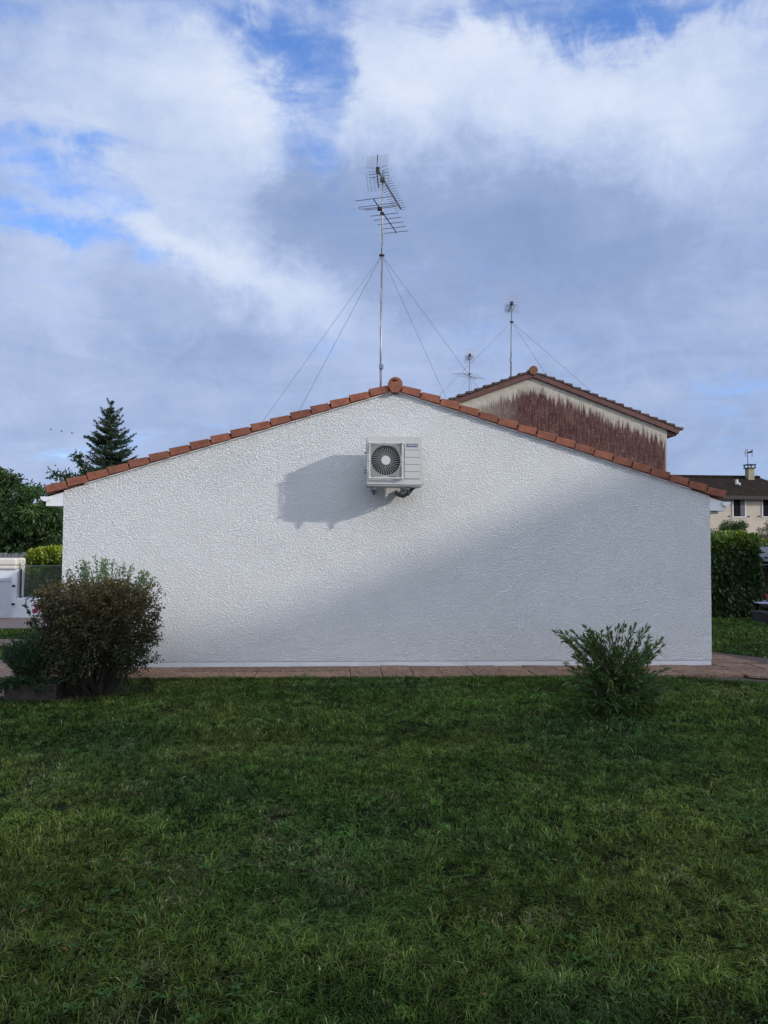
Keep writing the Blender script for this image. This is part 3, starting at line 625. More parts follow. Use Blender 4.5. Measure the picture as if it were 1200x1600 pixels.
for sgn in (-1, 1):
    d = np.array([sgn, 0, -nslope]); d /= np.linalg.norm(d); u_ = np.array([sgn*nslope, 0, 1.0]); u_ /= np.linalg.norm(u_); L = (NXR-NXA)/abs(d[0])+0.42
    a = np.array([NXA, NY-0.10, NZA+0.0]); mb = MB(); mb.prism([a, a+d*L, a+d*L+u_*0.17, a+u_*0.17], (0, 0.06, 0)); mb.build('fascia_board', M_brownwood, nh)
    mb = MB(); mb.prism([a+(0, .06, 0)+u_*0.02, a+d*L+(0, .06, 0)+u_*0.02, a+d*L+u_*0.12+(0, .06, 0), a+u_*0.12+(0, .06, 0)], (0, 21.2, 0)); mb.build('roof', M_oldtile, nh)
    mb = MB(); n = 17; st = (L)/n
    for i in range(n):
        s0 = 0.12+st*i-0.02; jj = random.uniform(-.012, .012)
        A_ = a+d*s0+u_*(0.175+jj)+(0, -0.02, 0); B_ = a+d*(s0+st*1.02)+u_*(0.20+jj)+(0, -0.02, 0)
        for half in (0, 1):
            mb.add([A_+(0, .3*half, 0), B_+(0, .3*half, 0), B_+u_*0.085+(0, .04+.3*half, 0), B_+u_*0.125+(0, .15+.3*half, 0), B_+u_*0.08+(0, .27+.3*half, 0), B_+(0, .3+.3*half, 0),
                A_+u_*0.045+(0, .04+.3*half, 0), A_+u_*0.07+(0, .15+.3*half, 0), A_+u_*0.04+(0, .27+.3*half, 0), A_+(0, .3+.3*half, 0)],
               [(0, 1, 2, 6), (6, 2, 3, 7), (7, 3, 4, 8), (8, 4, 5, 9), (1, 5, 4, 3, 2), (0, 6, 7, 8, 9)])
    mb.build('verge_tiles', M_oldtile, nh)
mb = MB(); cz = NZA+0.24
mb.tube([(NXA, NY-0.16, cz), (NXA, NY-0.06, cz)], 0.155, 20); mb.build('ridge_end_cap', M_gold, nh)
mb = MB()
for i in range(52): mb.tube([(NXA, NY-0.05+i*.4, cz-0.01), (NXA, NY+0.34+i*.4, cz-0.04)], [0.15, 0.14], 12)
mb.build('ridge_tiles', M_oldtile, nh, True)
mb = MB(); gx = NXR+0.42; gz = NZR-0.08
mb.tube([(gx, NY-0.08, gz), (gx, NY+21, gz)], 0.055, 10); mb.build('gutter', M_pvc, nh)
mb = MB(); mb.prism([(NXR+0.002, NY+0.002, NZR-0.02), (NXR+0.36, NY+0.002, NZR-0.14), (NXR+0.36, NY+0.002, NZR-0.20), (NXR+0.002, NY+0.002, NZR-0.20)], (0, 20.9, 0)); mb.build('soffit', M_brownwood, nh)

def small_antenna(px, ptop, pbase_z, Y, gw, gh, label, guys, gpy, vhf):
    bx_ = at(px, ptop, Y); x = bx_[0]; z1 = bx_[2]; s_ = Y/1200.0
    root = empty('tv_antenna', (x, Y, pbase_z), label, 'antenna', 'television antennas on roof masts')
    mb = MB(); mb.tube([(x-0.04, Y, pbase_z), (x, Y, z1-0.35)], 0.028, 8); mb.build('mast', M_alu, root, True)
    c = np.array([x, Y, z1-gh*0.47]); d = unit(np.array([0.12, 1.0, 0])); w_ = np.array([d[1], -d[0], 0]); up = np.array([0, 0, 1.0])
    grid(c+up*0.03, w_, up+d*0.2, gw, gh*0.44, 8, 6, 'reflector_grid', root, 0.004, 0.007); grid(c-up*0.03, w_, -up+d*0.2, gw, gh*0.5, 8, 7, 'reflector_grid', root, 0.004, 0.007)
    mb = MB(); mb.tube([c-d*0.05, c+d*1.2], 0.018, 6); bo = mb.build('boom', M_dark, root)
    mb = MB()
    for k in range(10): q = c+d*(0.2+k*0.105); mb.tube([q-w_*0.2, q+w_*0.2], 0.007, 4)
    mb.build('director', M_alu, bo)
    mb = MB(); mb.bevbox(c, (0.13, 0.13, 0.13), 0.02); mb.build('dipole_box', M_dark, bo)
    if vhf:
        mb = MB(); zb = at(px, 590, Y)[2]; b0 = np.array([x-0.45, Y-0.5, zb+0.1]); b1 = np.array([x+0.5, Y+0.7, zb+0.1]); mb.tube([b0, b1], 0.016, 6)
        for k, hl in enumerate((0.55, 0.62, 0.55, 0.5, 0.48)):
            q = b0+(b1-b0)*k/4; mb.tube([q-w_*hl, q+w_*hl], 0.010, 5)
        mb.build('bar_array', M_alu, root)
    gz = at(px, gpy, Y)[2]
    mb = MB(); mb.disc((x, Y, gz), 0.08, (0, 0, 1), 0.04, 10); mb.build('guy_ring', M_dark, root)
    if not vhf: mb = MB(); mb.bevbox((x-0.05, Y-0.05, at(px, 563, Y)[2]), (0.07, 0.07, 0.18), 0.01); mb.build('amplifier_box', M_alu, root)
    mb = MB()
    for g_ in guys: mb.tube([(x, Y, gz), g_], 0.0062, 4)
    mb.build('guy_wire', M_wire, root)
nroof = lambda X: NZA+0.2-nslope*abs(X-NXA)
ay2 = 30.6; A2 = at(797, 503, ay2)
small_antenna(799.5, 461, NZA+0.2, ay2, 0.60, 0.72, 'antenna mast with square grid top beside the ochre ridge cap of the stained house',
              [at(687, 617, 28.2), on_line(A2, 845, 575, 32.5, nroof, NXA, NXR), on_line(A2, 905, 596, 28.6, nroof, NXA, NXR)], 503, False)
A3 = at(732, 580, 40.0)
small_antenna(734, 544, NZA+0.2, 40.0, 0.56, 0.78, 'smaller and farthest antenna left of the stained gable, its foot hidden by the roof',
              [on_line(A3, 716, 612, 38, nroof, NXL, NXA), on_line(A3, 750, 604, 38.5, nroof, NXL, NXA)], 584, True)

# ------------------------------------------------------------------ far beige house on the right
FY = 62.0
M_beige = mat('beige_render', (0.50, 0.42, 0.33), 0.9, 0.08, 1.2, 0.01, 10)
M_oldroof = mat('dark_old_tiles', (0.026, 0.019, 0.015), 1.0, 0.5, 4, 0.08, 7, spec=0.05, dirt=(0.06, 0.045, 0.03), detail=9)
M_win = mat('dark_shutter_gap', (0.012, 0.012, 0.014), 0.85, 0.3, 3, spec=0.1); M_shut = mat('grey_shutter', (0.09, 0.09, 0.10), 0.6, 0.15, 6)
M_frame = mat('white_window_surround', (0.62, 0.60, 0.58), 0.7, 0.05, 3); M_red = mat('maroon_lintel', (0.07, 0.015, 0.02), 0.6, 0.2, 4)
fe = at(1140, 777, FY); fx0 = at(1000, 777, FY)[0]; fx1 = at(1262, 777, FY)[0]; fzE = fe[2]
fh = empty('house', ((fx0+fx1)/2, FY, 0), 'distant beige two-storey house with dark tiled roof and shuttered windows beyond the right hedge', 'house')
mb = MB(); mb.box(((fx0+fx1)/2, FY+5, fzE/2), (fx1-fx0, 10, fzE)); mb.build('wall', M_beige, fh)
zr_ = at(1140, 746, FY+5)[2]; e0, e1 = fx0-0.5, fx1+0.5; rx1 = at(1187, 746, FY+5)[0]
mb = MB(); V = [(e0, FY-.5, fzE+.1), (e1, FY-.5, fzE+.1), (e1, FY+10.5, fzE+.1), (e0, FY+10.5, fzE+.1), (e0+5, FY+5, zr_), (rx1, FY+5, zr_)]
mb.add(V, [(0, 1, 5, 4), (1, 2, 5), (2, 3, 4, 5), (3, 0, 4), (3, 2, 1, 0)]); rf = mb.build('roof', M_oldroof, fh)
mb = MB(); mb.box(((e0+e1)/2, FY-.5, fzE-0.05), (e1-e0, 0.12, 0.30)); mb.build('eave_board', mat('dark_eave', (0.03, 0.02, 0.02), 0.7, 0.2, 5), fh)
mb = MB()
for i in range(34): mb.tube([(e0+5+i*(rx1-e0-5)/34, FY+5, zr_+0.02), (e0+5+(i+.95)*(rx1-e0-5)/34, FY+5, zr_+0.05)], [0.17, 0.14], 8)
mb.build('ridge_tiles', M_oldroof, fh)
cx_ = at(1171.5, 746, FY+4.6)[0]; mb = MB(); mb.box((cx_, FY+4.6, zr_+0.15), (0.55, 0.6, 1.3)); ch = mb.build('chimney', mat('ochre_chimney_render', (0.30, 0.27, 0.17), 0.9, 0.2, 4), fh)
mb = MB(); mb.box((cx_, FY+4.6, zr_+1.12), (0.8, 0.8, 0.08))
for dx in (-.32, .32):
    for dy in (-.32, .32): mb.box((cx_+dx, FY+4.6+dy, zr_+0.95), (0.08, 0.08, 0.3))
mb.box((cx_, FY+4.6, zr_+0.82), (0.78, 0.78, 0.07)); mb.build('chimney_cap', M_dark, ch)
vx = at(1151, 752, FY+2.5); mb = MB(); mb.tube([vx-(0, 0, .3), vx+(0, 0, .15)], 0.13, 10); mb.tube([vx+(0.0, 0, -.22), vx+(0.2, -0.2, -.26)], 0.12, 8); mb.build('vent_pipe', M_frame, fh)
def fwindow(pxc, pyt, pyb, w_, shut=True):
    t = at(pxc, pyt, FY); b_ = at(pxc, pyb, FY); x = t[0]; h_ = t[2]-b_[2]; zc = (t[2]+b_[2])/2
    mb = MB(); fw = 0.10
    for sx in (-1, 1): mb.box((x+sx*(w_/2+fw/2), FY-0.02, zc), (fw, 0.08, h_+2*fw))
    for sz in (-1, 1): mb.box((x, FY-0.02, zc+sz*(h_/2+fw/2)), (w_, 0.08, fw))
    wf = mb.build('window', M_frame, fh)
    mb = MB(); mb.box((x, FY-0.006, zc), (w_, 0.02, h_)); mb.build('pane', M_win, wf)
    if shut:
        mb = MB(); mb.box((x+w_*0.29, FY-0.03, zc), (w_*0.36, 0.04, h_-0.02)); mb.build('shutter', M_shut, wf)
    for sx in (-1, 1):
        mb = MB(); mb.box((x+sx*(w_/2+0.34), FY-0.04, zc-h_/2+0.02), (0.12, 0.06, 0.10)); mb.build('shutter_stay', M_dark, wf)
fwindow(1154.3, 779, 807, 0.98); fwindow(1201.5, 779, 807, 1.1)
dd = at(1200, 833, FY); mb = MB(); mb.box((dd[0], FY-0.01, dd[2]/2-0.1), (2.6, 0.05, dd[2])); mb.build('door', M_red, fh)
ca = np.array([cx_-0.32, FY+4.3, zr_+1.12]); root = empty('tv_antenna', ca.tolist(), 'tiny antenna with two upright bars beside the chimney of the distant beige house', 'antenna', 'television antennas on roof masts')
mb = MB(); mb.tube([ca, ca+(-.05, 0, 1.35)], 0.045, 6); mb.build('mast', M_alu, root)
mb = MB(); c0 = ca+np.array([0, 0, 1.05])
for sx, sk in ((-0.28, 0.14), (0.40, 0.0)): mb = MB(); mb.tube([c0+(sx+sk, 0, 0.36), c0+(sx, 0, 0.0), c0+(sx+sk, 0, -0.36)], 0.030, 5); mb.build('reflector_bar', M_alu, root)
mb = MB(); mb.tube([c0, c0+(0.2, -0.5, 0.1)], 0.07, 6); mb.tube([c0+(-.3, 0, 0), c0+(.4, 0, 0)], 0.02, 5); mb.build('boom', M_dark, root)

# ------------------------------------------------------------------ vegetation builders
def leafcloud(root, parts, name='foliage', m_=None):
    V, F, C = join_leaf(parts); return link(name, fast_mesh(name, V, F, C), m_ or M_leaf, root)
def clump_pts(centers, radii, per, shell=0.55):
    n = len(centers)*per; c = np.repeat(centers, per, 0); r = np.repeat(radii, per, 0)
    d = unit(RNG.normal(size=(n, 3))); rad = (shell+(1-shell)*RNG.random((n, 1)))
    return c+d*r*rad, d
def tree(name, base, height, crown_c, crown_r, nclump, per, L, Wd, base_col, label, group=None, trunk_r=0.12, droop=0.5, flat=0.8, m_=None, cl=(0.25, 0.5), cat='tree', open_=0.0):
    base = np.array(base, float); root = empty(name, base.tolist(), label, cat, group); crown_c = np.array(crown_c, float); crown_r = np.array(crown_r, float)
    d = unit(RNG.normal(size=(nclump, 3))); cen = crown_c+d*crown_r*(RNG.random((nclump, 1))**0.45)
    cen = cen[cen[:, 2] > base[2]+0.2]; nclump = len(cen)
    mb = MB(); top = crown_c.copy(); top[2] = crown_c[2]+crown_r[2]*0.5
    tp = [base, base+(top-base)*0.35+RNG.normal(size=3)*0.06, base+(top-base)*0.7+RNG.normal(size=3)*0.1, top]
    mb.tube(tp, [trunk_r, trunk_r*0.75, trunk_r*0.45, trunk_r*0.1], 8)
    for c in cen[::max(1, nclump//45)]:
        s_ = base+(top-base)*RNG.uniform(0.2, 0.7); mid = (s_+c)/2+np.array([0, 0, 0.1*np.linalg.norm(c-s_)])+RNG.normal(size=3)*0.05
        mb.tube([s_, mid, c], [trunk_r*0.35, trunk_r*0.2, trunk_r*0.06], 5)
    mb.build('trunk', M_bark, root, True)
    rad = RNG.uniform(cl[0], cl[1], (nclump, 1))*np.array([[1, 1, flat]])
    P, D = clump_pts(cen, rad, per, 0.25)
    tone = np.repeat(1+RNG.normal(size=(nclump, 1))*0.28, per, 0)
    dirs = D*0.8+RNG.normal(size=P.shape)*0.6; dirs[:, 2] -= droop
    C = tints(len(P), base_col, 0.22)*np.clip(tone, 0.45, 1.7)
    leafcloud(root, [leaves(P, dirs, RNG.uniform(0.7, 1.2, len(P))*L, Wd, C, 0.2)], 'crown', m_)
    return root
def hedge(name, x0, x1, y0, y1, ztop, n, L, Wd, col, lit_top_col, label, cat='hedge', bump=0.12, m_=None, droop=0.2, z0=0.05, round_=0.25):
    root = empty(name, ((x0+x1)/2, (y0+y1)/2, 0), label, cat)
    # inner branches
    mb = MB(); k = max(6, int((x1-x0)*5))
    for i in range(k):
        x = x0+(x1-x0)*(i+0.5)/k; yy = RNG.uniform(y0+.2, y1-.2)
        mb.tube([(x, yy, 0), (x+RNG.uniform(-.1, .1), yy, ztop*0.5), (x+RNG.uniform(-.2, .2), yy+RNG.uniform(-.2, .2), ztop*0.85)], [0.03, 0.02, 0.008], 5)
    mb.build('stem', M_bark, root)
    u = RNG.random(n); X = x0+(x1-x0)*RNG.random(n); face = RNG.random(n); area_top = (y1-y0)*1.3; area_f = ztop; pt = area_top/(area_top+1.6*area_f)
    top = face < pt; depth = np.abs(RNG.normal(size=n))*0.14
    lump = (vnoise(X, RNG.random(n)*0+7.7, 0.5, 3)-0.5)*bump*2
    lt = (vnoise(X, X*0+0.3, 0.42, 5)-0.5)*bump*2.0+(vnoise(X, X*0+1.3, 0.16, 6)-0.5)*bump*0.9
    Z = np.where(top, ztop-depth+lt+(vnoise(X, u*(y1-y0), 0.45, 5)-0.5)*bump, z0+(ztop+lt-z0)*u)
    Y = np.where(top, y0+(y1-y0)*RNG.random(n), y0+depth+(vnoise(X, Z, 0.4, 9)-0.5)*bump*2.0+round_*np.clip((Z-ztop+0.35)/0.35, 0, 1)**2)
    back = (~top) & (RNG.random(n) < 0.12); Y = np.where(back, y1-depth, Y)
    endm = (~top) & (RNG.random(n) < 0.14); X = np.where(endm, np.where(RNG.random(n) < .5, x0+depth, x1-depth), X); Y = np.where(endm, y0+(y1-y0)*RNG.random(n), Y)
    P = np.stack([X, Y, Z], 1); D = RNG.normal(size=(n, 3))*0.55; D[:, 1] += np.where(top, -0.1, np.where(back, 0.7, -0.75)); D[:, 2] += np.where(top, 0.8, -droop)
    C = tints(n, col, 0.25); tt = np.clip((Z-(ztop-0.35))/0.35, 0, 1)[:, None]*RNG.random((n, 1))**0.5; C = C*(1-tt)+tints(n, lit_top_col, 0.22)*tt  # sunlight on the hedge top painted into brighter leaf tints
    leafcloud(root, [leaves(P, D, RNG.uniform(0.7, 1.25, n)*L, Wd, C, 0.2)], 'foliage', m_ or M_gloss); return root

# broadleaf trees behind the left fence
tp = at(30, 742, 25.5)
GT = 'dark broadleaf trees behind the left fence'
tree('broadleaf_tree', (-9.6, 25.0, 0), 4, (-9.45, 25.2, 2.05), (1.25, 1.3, 1.60), 110, 150, 0.17, 0.052, (0.042, 0.082, 0.020), 'dark broadleaf tree with drooping leaves, close against the left edge of the white house', GT, cl=(0.22, 0.42), droop=0.9)
tree('broadleaf_tree', (-11.4, 25.6, 0), 4, (-11.25, 25.6, 2.45), (1.0, 1.2, 1.80), 130, 150, 0.15, 0.052, (0.046, 0.088, 0.022), 'dark broadleaf tree above the white gate pillar at the left edge', GT, cl=(0.22, 0.42), droop=0.9)
tree('broadleaf_tree', (-13.6, 26.5, 0), 4, (-13.3, 26.3, 2.4), (1.3, 1.4, 1.9), 90, 130, 0.15, 0.052, (0.042, 0.082, 0.022), 'dark broadleaf tree cut off by the left edge of the photo', GT, cl=(0.22, 0.42), droop=0.9)
# looser tree whose branch reaches over the roof edge beside the spruce
bt = at(130, 735, 30); root = tree('loose_tree', (bt[0]+1.0, 30, 0), 5, (bt[0]+0.75, 30, bt[2]-0.75), (1.0, 0.8, 0.9), 48, 80, 0.16, 0.06, (0.028, 0.062, 0.022), 'loose-branched tree peeping over the roof edge just left of the spruce', None, cl=(0.15, 0.30), droop=0.3)
parts = []; mb = MB()
for (ax2, ay2_, bx2, by2) in ((128, 752, 82, 742), (135, 740, 118, 712), (140, 752, 88, 758)):
    a = at(ax2, ay2_, 30); b = at(bx2, by2, 29.6); mb.tube([a, (a+b)/2+(0, 0, 0.08), b], [0.035, 0.02, 0.006], 5)
    for t in np.linspace(0.15, 1.05, 22):
        c = a+(b-a)*t+(0, 0, 0.08*math.sin(PI*t)); k = 9; P = c+RNG.normal(size=(k, 3))*0.09; D = RNG.normal(size=(k, 3)); D[:, 2] += 0.15
        parts.append(leaves(P, D, 0.16, 0.06, tints(k, (0.028, 0.062, 0.022), .25), 0.2))
mb.build('branch', M_bark, root); leafcloud(root, parts, 'branch_leaves')
# spruce
def spruce(px, ptop, Y, half_w, label):
    tpt = at(px, ptop, Y); x = tpt[0]; H_ = tpt[2]; root = empty('spruce_tree', (x, Y, 0), label, 'tree')
    mb = MB(); mb.tube([(x, Y, 0), (x+.02, Y, H_*0.6), (x, Y, H_)], [0.14, 0.07, 0.008], 8); P = []; D = []; Lh = []
    z = H_-0.10; 
    while z > H_-5.2:
        f_ = (H_-z); ln = min(half_w, 0.10+0.42*f_**0.93)*RNG.uniform(0.72, 1.12); nb = 5 if f_ < 0.6 else 8
        a0 = RNG.uniform(0, 2*PI)
        for k in range(nb):
            a = a0+2*PI*k/nb+RNG.uniform(-.25, .25); l_ = ln*RNG.uniform(0.5, 1.25); lift = (0.75 if f_ < 1.2 else 0.42)*RNG.uniform(.5, 1.3)
            p0_ = np.array([x, Y, z+RNG.uniform(-.16, .16)]); dr = np.array([math.cos(a), math.sin(a), 0]); e = p0_+dr*l_+np.array([0, 0, lift*l_]); m2 = p0_+dr*l_*0.55+np.array([0, 0, lift*l_*0.2])
            mb.tube([p0_, m2, e], [0.018, 0.012, 0.005], 4)
            nt = max(3, int(l_*9))
            segs = [(p0_, m2), (m2, e)]
            tw = []
            for t in np.linspace(0.15, 1.0, nt):
                c = p0_+(m2-p0_)*t/0.55 if t < 0.55 else m2+(e-m2)*(t-0.55)/0.45
                for sgn in (-1, 1):
                    side = np.array([-dr[1], dr[0], 0])*sgn*0.8+dr*0.5+np.array([0, 0, RNG.uniform(-0.1, 0.5)]); tl = min(0.36, 0.45*l_)*(1.15-t*0.7); tw.append((c, c+side*tl))
            tw.append((m2, e)); tw.append((p0_, m2))
            for (s_, t_) in tw:
                L_ = np.linalg.norm(t_-s_); k2 = max(6, int(L_*110)); tt = RNG.random((k2, 1)); pp = s_+(t_-s_)*tt; dd_ = unit((t_-s_)[None])*0.6+RNG.normal(size=(k2, 3))*0.75; dd_[:, 2] += 0.12
                P.append(pp); D.append(dd_)
        z -= 0.17+0.10*min(f_, 1)*RNG.uniform(0.8, 1.3)*0.6
    k2 = 60; P.append(np.array([x, Y, H_-0.5])+np.array([0, 0, 0.5])*RNG.random((k2, 1))); dd_ = RNG.normal(size=(k2, 3))*.6; dd_[:, 2] += 0.8; D.append(dd_)
    mb.build('trunk', M_bark, root)
    P = np.concatenate(P); D = np.concatenate(D); C = tints(len(P), (0.034, 0.064, 0.034), 0.3)
    leafcloud(root, [leaves(P, D, 0.075, 0.024, C, 0.3)], 'crown'); print('spruce needles', len(P)); return root
spruce(173.5, 631, 33.0, 1.05, 'pointed dark spruce rising behind the left slope of the white roof')

# ------------------------------------------------------------------ left garden boundary
LY = 17.4
M_white = mat('white_masonry_paint', (0.66, 0.67, 0.70), 0.8, 0.05, 2, 0.002, 40, dirt=(0.55, 0.55, 0.56))
M_cream = mat('cream_coping_stone', (0.66, 0.61, 0.53), 0.85, 0.08, 6, 0.003, 60)
pl, pr = at(-6, 960, LY)[0], at(25.5, 960, LY)[0]; ptz = at(10, 889, LY)[2]; pcz = at(10, 872, LY)[2]
gp = empty('gate_pillar', ((pl+pr)/2, LY+.2, 0), 'white gate pillar topped with a thick cream coping, left of the low wall', 'pillar')
mb = MB(); mb.box(((pl+pr)/2, LY+0.2, ptz/2), (pr-pl-0.02, 0.40, ptz)); mb.build('shaft', M_white, gp)
mb = MB(); hh = pcz-ptz; mb.bevbox(((pl+pr)/2-0.05, LY+0.2, ptz+hh*0.16), (pr-pl+0.08, 0.50, hh*0.32), 0.02); mb.bevbox(((pl+pr)/2-0.05, LY+0.2, ptz+hh*0.66), (pr-pl+0.10, 0.52, hh*0.66), 0.035); mb.build('coping', M_cream, gp)
gt = empty('gate', (at(0, 960, 16.9)[0], 16.9, 0), 'white metal gate leaf standing open against the gate pillar', 'gate')
GA = at(-60, 975, 15.9); GB = at(15.8, 957, 17.25); GA[2] = GB[2] = 0.09; gh_ = at(14, 903, 17.2)[2]-0.09
gdv = unit(GB-GA); GL = np.linalg.norm(GB-GA); rotg = Matrix.Rotation(math.atan2(gdv[1], gdv[0]), 3, 'Z'); mid = (GA+GB)/2
M_gate = mat('white_gate_enamel', (0.60, 0.62, 0.66), 0.5, 0.04, 3)
mb = MB()
for z in (0.03, gh_-0.03): mb.box(mid+(0, 0, z), (GL, 0.05, 0.06), rotg)
for s_ in (0.025, GL-0.025): mb.box(GA+gdv*s_+(0, 0, gh_/2), (0.05, 0.052, gh_), rotg)
gf = mb.build('gate_frame', M_gate, gt)
mb = MB(); nsl = int(GL/0.1)
for i in range(nsl): mb.box(GA+gdv*(0.06+(GL-0.12)*(i+.5)/nsl)+(0, 0, gh_/2), ((GL-0.12)/nsl-0.006, 0.022, gh_-0.12), rotg)
mb.build('gate_panel', M_gate, gt)
for z in (0.22, gh_-0.18):
    mb = MB(); mb.bevbox(GB+gdv*0.06+(0, -0.03, z), (0.13, 0.04, 0.05), 0.008); mb.tube([GB+gdv*0.02+(0, -0.03, z-0.05), GB+gdv*0.02+(0, -0.03, z+0.06)], 0.018, 8); mb.build('hinge', M_dark, gt)
wz = at(50, 934.5, LY)[2]; mb = MB(); mb.bevbox(((pr-3.0)/2-0.3, LY+0.1, wz/2), (-3.0-pr+0.6, 0.18, wz), 0.012)
w_ = mb.build('low_wall', M_white); w_.name = 'low_wall'; tag(w_, 'low white garden wall under the chain-link fence', 'wall')
cf = empty('chain_link_fence', (-6, LY+0.12, wz), 'diamond chain-link fence standing on the low white wall', 'fence')
x0 = pr+0.03; x1 = -3.7; z0_ = wz+0.02; z1_ = at(60, 884, LY)[2]; h_ = z1_-z0_; mb = MB(); st = 0.060; nn_ = int((x1-x0+h_)/st); yy = LY+0.10
for i in range(nn_):
    for sgn in (1, -1):
        xs = x0-h_+i*st if sgn > 0 else x0+i*st; xe = xs+h_*sgn; a = [xs, z0_]; b = [xe, z1_]
        # clip to the fence rectangle
        def cl_(p, q):
            if p[0] < x0: t = (x0-p[0])/(q[0]-p[0]) if q[0] != p[0] else 0; p = [x0, p[1]+(q[1]-p[1])*t]
            if p[0] > x1: t = (x1-p[0])/(q[0]-p[0]) if q[0] != p[0] else 0; p = [x1, p[1]+(q[1]-p[1])*t]
            return p
        if max(a[0], b[0]) <= x0 or min(a[0], b[0]) >= x1: continue
        a2, b2 = cl_(a, b), cl_(b, a); mb.tube([(a2[0], yy+0.002*sgn, a2[1]), (b2[0], yy+0.002*sgn, b2[1])], 0.0015, 3, False)
mb.build('wire_netting', mat('netting_wire', (0.20, 0.22, 0.22), 0.6, 0.1, 10), cf)
for z in (z0_+0.01, z1_): 
    mb = MB(); mb.tube([(x0, yy, z), (x1, yy, z)], 0.004, 4); mb.build('line_wire', M_metalg, cf)
mb = MB(); cpx = at(30.5, 900, LY)[0]; mb.bevbox((cpx, yy+0.03, (wz+pcz)/2), (0.055, 0.055, pcz-wz-0.06), 0.006); mb.bevbox((cpx-0.01, yy+0.03, pcz-0.08), (0.075, 0.07, 0.10), 0.008); mb.build('post', M_cream, cf)
mb = MB(); mb.tube([(x0+.01, yy, wz), (x0+.01, yy, ptz)], 0.022, 6); mb.build('post', M_dark, cf)
hx0, hx1 = at(44, 880, 19.3)[0], at(120, 880, 19.3)[0]; hz = at(75, 862, 19.3)[2]
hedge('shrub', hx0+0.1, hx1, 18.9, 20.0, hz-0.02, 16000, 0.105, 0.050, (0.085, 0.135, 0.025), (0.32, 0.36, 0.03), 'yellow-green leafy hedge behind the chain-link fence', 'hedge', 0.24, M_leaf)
sb = at(33, 925, 18.6)
tree('shrub', (sb[0]+.25, 18.7, 0), 1, (sb[0]+0.28, 18.7, 0.42), (0.42, 0.3, 0.34), 26, 60, 0.07, 0.034, (0.045, 0.08, 0.025), 'small green shrub low behind the fence next to the gate pillar', None, 0.02, 0.1, 0.8, None, (0.10, 0.18), 'shrub')
# grey board fence behind: individual palings are surface pattern of the fence panel
M_pale = mat('weathered_grey_boards', (0.15, 0.155, 0.165), 0.9, 0.4, 7, 0.004, 50)
pf = empty('board_fence', (-9, 22, 0), 'weathered grey paling fence in front of the dark left trees', 'fence')
mb = MB(); xx = -15.0; fz_ = at(20, 863, 22)[2]
while xx < -4.0:
    w_ = random.uniform(0.075, 0.10); h_ = fz_+random.uniform(-0.05, 0.03); mb.box((xx, 22+random.uniform(-.008, .008), h_/2), (w_, 0.018, h_), Matrix.Rotation(R(random.uniform(-1, 1)), 3, 'Y')); xx += w_+random.uniform(0.008, 0.02)
mb.build('palings', M_pale, pf)
mb = MB()
for z in (0.35, 1.0): mb.box((-9.5, 22.04, z), (11, 0.04, 0.08))
mb.build('rail', M_pale, pf)

# rose plant
rp = gr(72, 1012); rp = np.array([rp[0], 12.2, 0]); rp[0] = at(70, 1000, 12.2)[0]
ro = empty('rose_bush', rp.tolist(), 'small rose bush with a magenta pink bloom left of the dark bush', 'shrub')
mb = MB(); parts = []; tips = [(38, 945, 12.3), (68, 950, 12.2), (52, 965, 12.0), (78, 958, 12.3), (60, 980, 11.9), (45, 972, 12.1)]
for (a, b, yv) in tips:
    e = at(a, b, yv); m2 = rp+(e-rp)*0.5+(0, 0, 0.08); mb.tube([rp, m2, e], [0.009, 0.006, 0.003], 5)
    for t in np.linspace(0.35, 1, 9):
        c = m2+(e-m2)*t if t > .5 else rp+(m2-rp)*t*2; k = 4; D = RNG.normal(size=(k, 3)); parts.append(leaves(np.repeat(c[None], k, 0), D, 0.055, 0.034, tints(k, (0.04, 0.075, 0.03), .25), 0.2))
mb.build('stem', M_twig, ro); leafcloud(ro, parts)
M_rose = mat('magenta_petal', (0.50, 0.03, 0.14), 0.55, 0.25, 60)
for (a, b, yv, r_) in ((60.5, 948, 12.15, 0.065), (54.5, 955, 12.1, 0.042), (68, 946, 12.2, 0.04)):
    c = at(a, b, yv); mb = MB()
    for ring_, (nr, rr, tl) in enumerate(((5, 1.0, 0.35), (5, 0.7, 0.75), (4, 0.42, 1.1))):
        for k in range(nr):
            t = 2*PI*k/nr+ring_*0.6; dr = np.array([math.cos(t), -0.35, math.sin(t)]); sd_ = np.array([-math.sin(t), 0, math.cos(t)]); o_ = c+np.array([0, -0.25*r_*ring_, 0])
            mb.add([o_, o_+dr*r_*rr*0.7+sd_*r_*rr*0.5, o_+dr*r_*rr+np.array([0, -.2*r_, 0]), o_+dr*r_*rr*0.7-sd_*r_*rr*0.5], [(0, 1, 2, 3)])
    mb.build('bloom', M_rose, ro)

